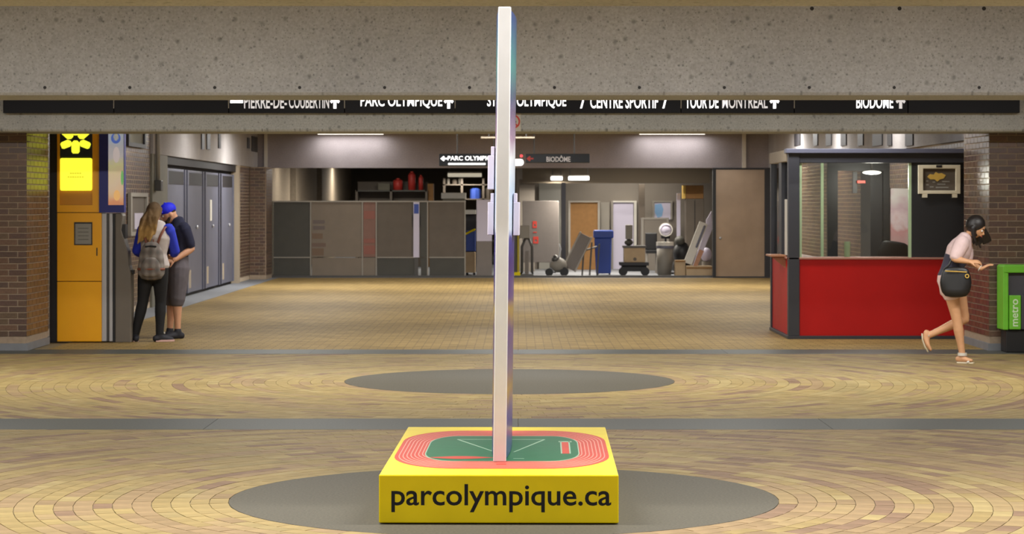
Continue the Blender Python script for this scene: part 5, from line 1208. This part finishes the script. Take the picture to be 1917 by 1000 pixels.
b = MB(); torso(b, pel, wai, che, nec, lf_, lf_, .018, lo=2, hi=8, fem=0); arm(b, sN, eN, wN, .026, to=2); arm(b, sF, eF, wF, .026, to=2); b.ell(sN, (.07, .07, .07)); b.ell(sF, (.07, .07, .07)); tee = remesh(b, 'shirt', M['navytee'], ma)
em = Mn(331, 446, 0)+ff_*.0+V3(-.03, -.165, 0)
b = MB(); b.ell(em, (.03, .02, .032)); remesh(b, 'shirt_emblem', M['offwhite'], ma, .008, 1)
b = MB(); torso(b, pel, wai, che, nec, lf_, lf_, .022, hi=3, fem=0); leg(b, hN, kN, aN, .045, to=.55); leg(b, hF, kF, aF, .045, to=.55); remesh(b, 'shorts', M['short'], ma)
for a_, t_ in ((aN, tN), (aF, tF)):
    b = MB(); foot(b, a_-V3(0, 0, .01), t_, .011); sh_o = remesh(b, 'shoe', M['shoe'], ma, smooth=2)
b = MB(); B = basis(hf, lean_up); b.ell(hc+B @ V3(0, -.012, .048), (.089, .108, .088), B); cp = remesh(b, 'cap', M['cap'], ma, .008, 2, 'bright blue baseball cap')
MB().loft([hc+B @ V3(0, .075, .052), hc+B @ V3(0, .13, .048), hc+B @ V3(0, .165, .036)], [(.078, .012), (.072, .009), (.045, .006)], B @ V3(1, 0, 0), n=16).build('brim', M['cap'], cp, smooth=True)
MB().ell(hc+B @ V3(0, -.012, .138), (.012, .012, .008)).build('button', M['cap'], cp, smooth=True)
b = MB(); b.loft([hc+B @ V3(-.066, .02, -.045), hc+B @ V3(-.045, .065, -.085), hc+B @ V3(0, .085, -.098), hc+B @ V3(.045, .065, -.085), hc+B @ V3(.066, .02, -.045)], [.018, .022, .024, .022, .018], n=10); remesh(b, 'beard', M['beard'], ma, .008, 1)
b = MB(); b.ell(hc+B @ V3(0, -.03, .02), (.082, .078, .045), B); remesh(b, 'hair', M['beard'], ma, .008, 1)

# --- walking woman at the right
sG = F/24.0
def G(px, py, dy=0.0): return V3((px-VX)/sG, 24.0+dy, CH+(VY-py)/sG)
gi_ = thing('person', 'dark haired person in pale blouse walking past the red kiosk looking down', 'person', (G(1800, 680).x, 24.0, 0))
ff_ = V3(.93, -.36, 0).normalized(); lf_ = V3(-ff_.y, ff_.x, 0)       # own left lies away from the viewer
pel = G(1780, 522); wai = G(1784, 498); che = G(1795, 470); nec = G(1808, 446)
hN = pel-lf_*.085-V3(0, 0, .03); hF = pel+lf_*.085-V3(0, 0, .03)+ff_*.04
kN = G(1790, 601, -.06); aN = G(1800, 662, -.04); tN = V3(G(1816, 0).x, aN.y-.05, .03)
kF = G(1809, 598, .08); aF = G(1741, 630, .12); 
sN = G(1796, 456, -.13); sF = G(1813, 455, .15); eN = G(1780, 484, -.19); wN = G(1806, 489, -.24); eF = G(1816, 489, .12); wF = G(1834, 503, -.08)
hc = G(1826, 426, -.03); hf = V3(.80, -.30, -.50); lean_up = V3(.45, -.12, .87)
b = MB(); torso(b, pel, wai, che, nec, lf_, lf_, -.004); leg(b, hN, kN, aN, -.002, k=.98); leg(b, hF, kF, aF, -.002, k=.98); foot(b, aN, tN, -.003)
# trailing foot hangs toes down
b.loft([aF+V3(-.015, 0, .03), aF+V3(-.02, 0, -.02), aF+V3(-.005, -.01, -.09), aF+V3(.025, -.02, -.145)], [(.033, .033), (.034, .036), (.041, .024), (.032, .015)], (0, 1, 0), n=12)
arm(b, sN, eN, wN, -.001); arm(b, sF, eF, wF, -.003); hand(b, wN, (.95, -.1, .02), (0, .4, -.7), .45, 1, .92); hand(b, wF, (.8, -.15, .45), (.2, .1, -.8), .35, -1, .92)
b.loft([nec-V3(.01, 0, .03), lerp(nec, hc, .5), hc+V3(-.015, 0, -.05)], [.050, .046, .046]); Lh, B = head(b, hc, hf, lean_up, .96)
remesh(b, 'body', M['skin2'], gi_); eyes(Lh, gi_, .96, M['darkhair'])
b = MB(); torso(b, pel, wai, che, nec, lf_, lf_, .014, lo=5, hi=8); arm(b, sN, eN, wN, .028, to=2); arm(b, sF, eF, wF, .024, to=2); b.ell(sN, (.066, .066, .066)); remesh(b, 'blouse', M['blouse'], gi_)
b = MB(); torso(b, pel, wai, che, nec, lf_, lf_, .018, lo=2, hi=5); remesh(b, 'dark_top', M['vest'], gi_)
b = MB(); torso(b, pel, wai, che, nec, lf_, lf_, .016, hi=3); b.loft([hN, lerp(hN, kN, .22)], [.115, .112]); b.loft([hF, lerp(hF, kF, .2)], [.112, .108]); remesh(b, 'shorts', M['pinkshort'], gi_)
b = MB(); b.ell(hc+B @ V3(0, -.020, .022), (.085, .102, .106), B)
rr = random.Random(9)
for k in range(20):
    ang = math.radians(rr.uniform(170, 370)); st = hc+B @ V3(.078*math.cos(ang), .08*math.sin(ang)*.8, rr.uniform(-.02, .06)); sd = 1 if math.cos(ang) > 0 else -1
    en = st+V3(.02+.03*rr.random(), .03*sd*0-.0, -rr.uniform(.10, .2))
    b.loft([st, lerp(st, en, .5)+V3(-.01, 0, .01), en], [.026, .024, .010], n=8)
for k in range(7):
    st = hc+B @ V3(-.075+.0*k, .01+.008*k, .03); en = st+V3(.05+.006*k, .03, -.19+.01*k); b.loft([st, lerp(st, en, .5), en], [.022, .022, .010], n=8)
remesh(b, 'hair', M['darkhair'], gi_, .009, 1)
# sandals: sole, ankle strap, toe strap
d_ = (tN-aN); d_.z = 0; d_.normalize(); lt_ = d_.cross(V3(0, 0, 1)); hl = V3(aN.x, aN.y, 0)-d_*.05; te = V3(tN.x, tN.y, 0)+d_*.022
so = MB().extr([(q_.x, q_.y) for q_ in (hl+lt_*.025, lerp(hl, te, .35)+lt_*.032, lerp(hl, te, .75)+lt_*.042, te+lt_*.022, te-lt_*.022, lerp(hl, te, .75)-lt_*.042, lerp(hl, te, .35)-lt_*.032, hl-lt_*.025)], lambda u, v: (u, v, 0), (0, 0, .012)).build('sandal', M['cream'], gi_)
MB().ring(circ(.047, 20, aN.x, aN.y), circ(.036, 20, aN.x, aN.y), lambda u, v: (u, v, aN.z-.02), (0, 0, .03)).build('ankle_strap', M['offwhite'], so)
MB().loft([lerp(hl, te, .72)+lt_*.05+V3(0, 0, .012), lerp(hl, te, .72)+V3(0, 0, .048), lerp(hl, te, .72)-lt_*.05+V3(0, 0, .012)], [(.012, .004)]*3, d_, n=8).build('toe_strap', M['offwhite'], so)
so2 = MB().loft([aF+V3(-.062, 0, .02), aF+V3(-.058, -.005, -.04), aF+V3(-.036, -.012, -.11), aF+V3(-.004, -.02, -.165)], [(.028, .006), (.030, .006), (.042, .006), (.028, .006)], (0, 1, 0), n=10).build('sandal', M['cream'], gi_, smooth=True)
MB().loft([aF+V3(0, -.038, .0), aF+V3(.036, 0, .012), aF+V3(0, .038, .0)], [(.010, .004)]*3, (0, 0, 1), n=8).build('ankle_strap', M['offwhite'], so2)
MB().ring(circ(.036, 18), circ(.028, 18), lambda u, v: tuple(lerp(eF, wF, .88)+V3(u*.3+v*.55, u*.9, v*.8)), (.006, -.002, -.008)).build('bracelet', M['offwhite'], gi_)
# shoulder bag
sb = thing('shoulder_bag', 'black leather shoulder bag with gold zip at the walking person\'s hip', 'bag', (G(1784, 552).x, 23.78, G(0, 552).z))
zb0, zb1 = G(0, 551).z, G(0, 500).z; bx = G(1782, 0).x
mb = MB(); P, R_ = [], []
for k in range(8):
    t_ = k/7; P.append(V3(bx, 23.79, lerp(zb0+.03, zb1-.02, t_))); R_.append((.160*(1-.24*abs(t_-.42)**1.6*2), .055*(1-.5*t_)))
mb.loft(P, R_, (1, -.2, 0), n=20).build('bag_body', M['leather'], sb, smooth=True)
MB().loft([V3(bx-.11, 23.755, zb1-.035), V3(bx, 23.735, zb1-.04), V3(bx+.10, 23.745, zb1-.045)], [(.006, .006)]*3, n=8).build('zip', M['gold'], sb, smooth=True)
MB().ring(circ(.022, 14), circ(.014, 14), lambda u, v: (bx+.105+u, 23.735, zb1-.085+v), (0, -.008, 0)).build('ring', M['gold'], sb)
MB().loft([V3(bx-.12, 23.80, zb1-.02), V3(G(1770, 0).x, 23.80, G(0, 495).z), V3(G(1782, 0).x, 23.84, G(0, 470).z), V3(G(1800, 0).x, 23.90, G(0, 446).z), V3(G(1808, 0).x, 24.05, G(0, 442).z)], [(.012, .004)]*5, (1, 0, 0), n=8).build('strap', M['leather'], sb, smooth=True)
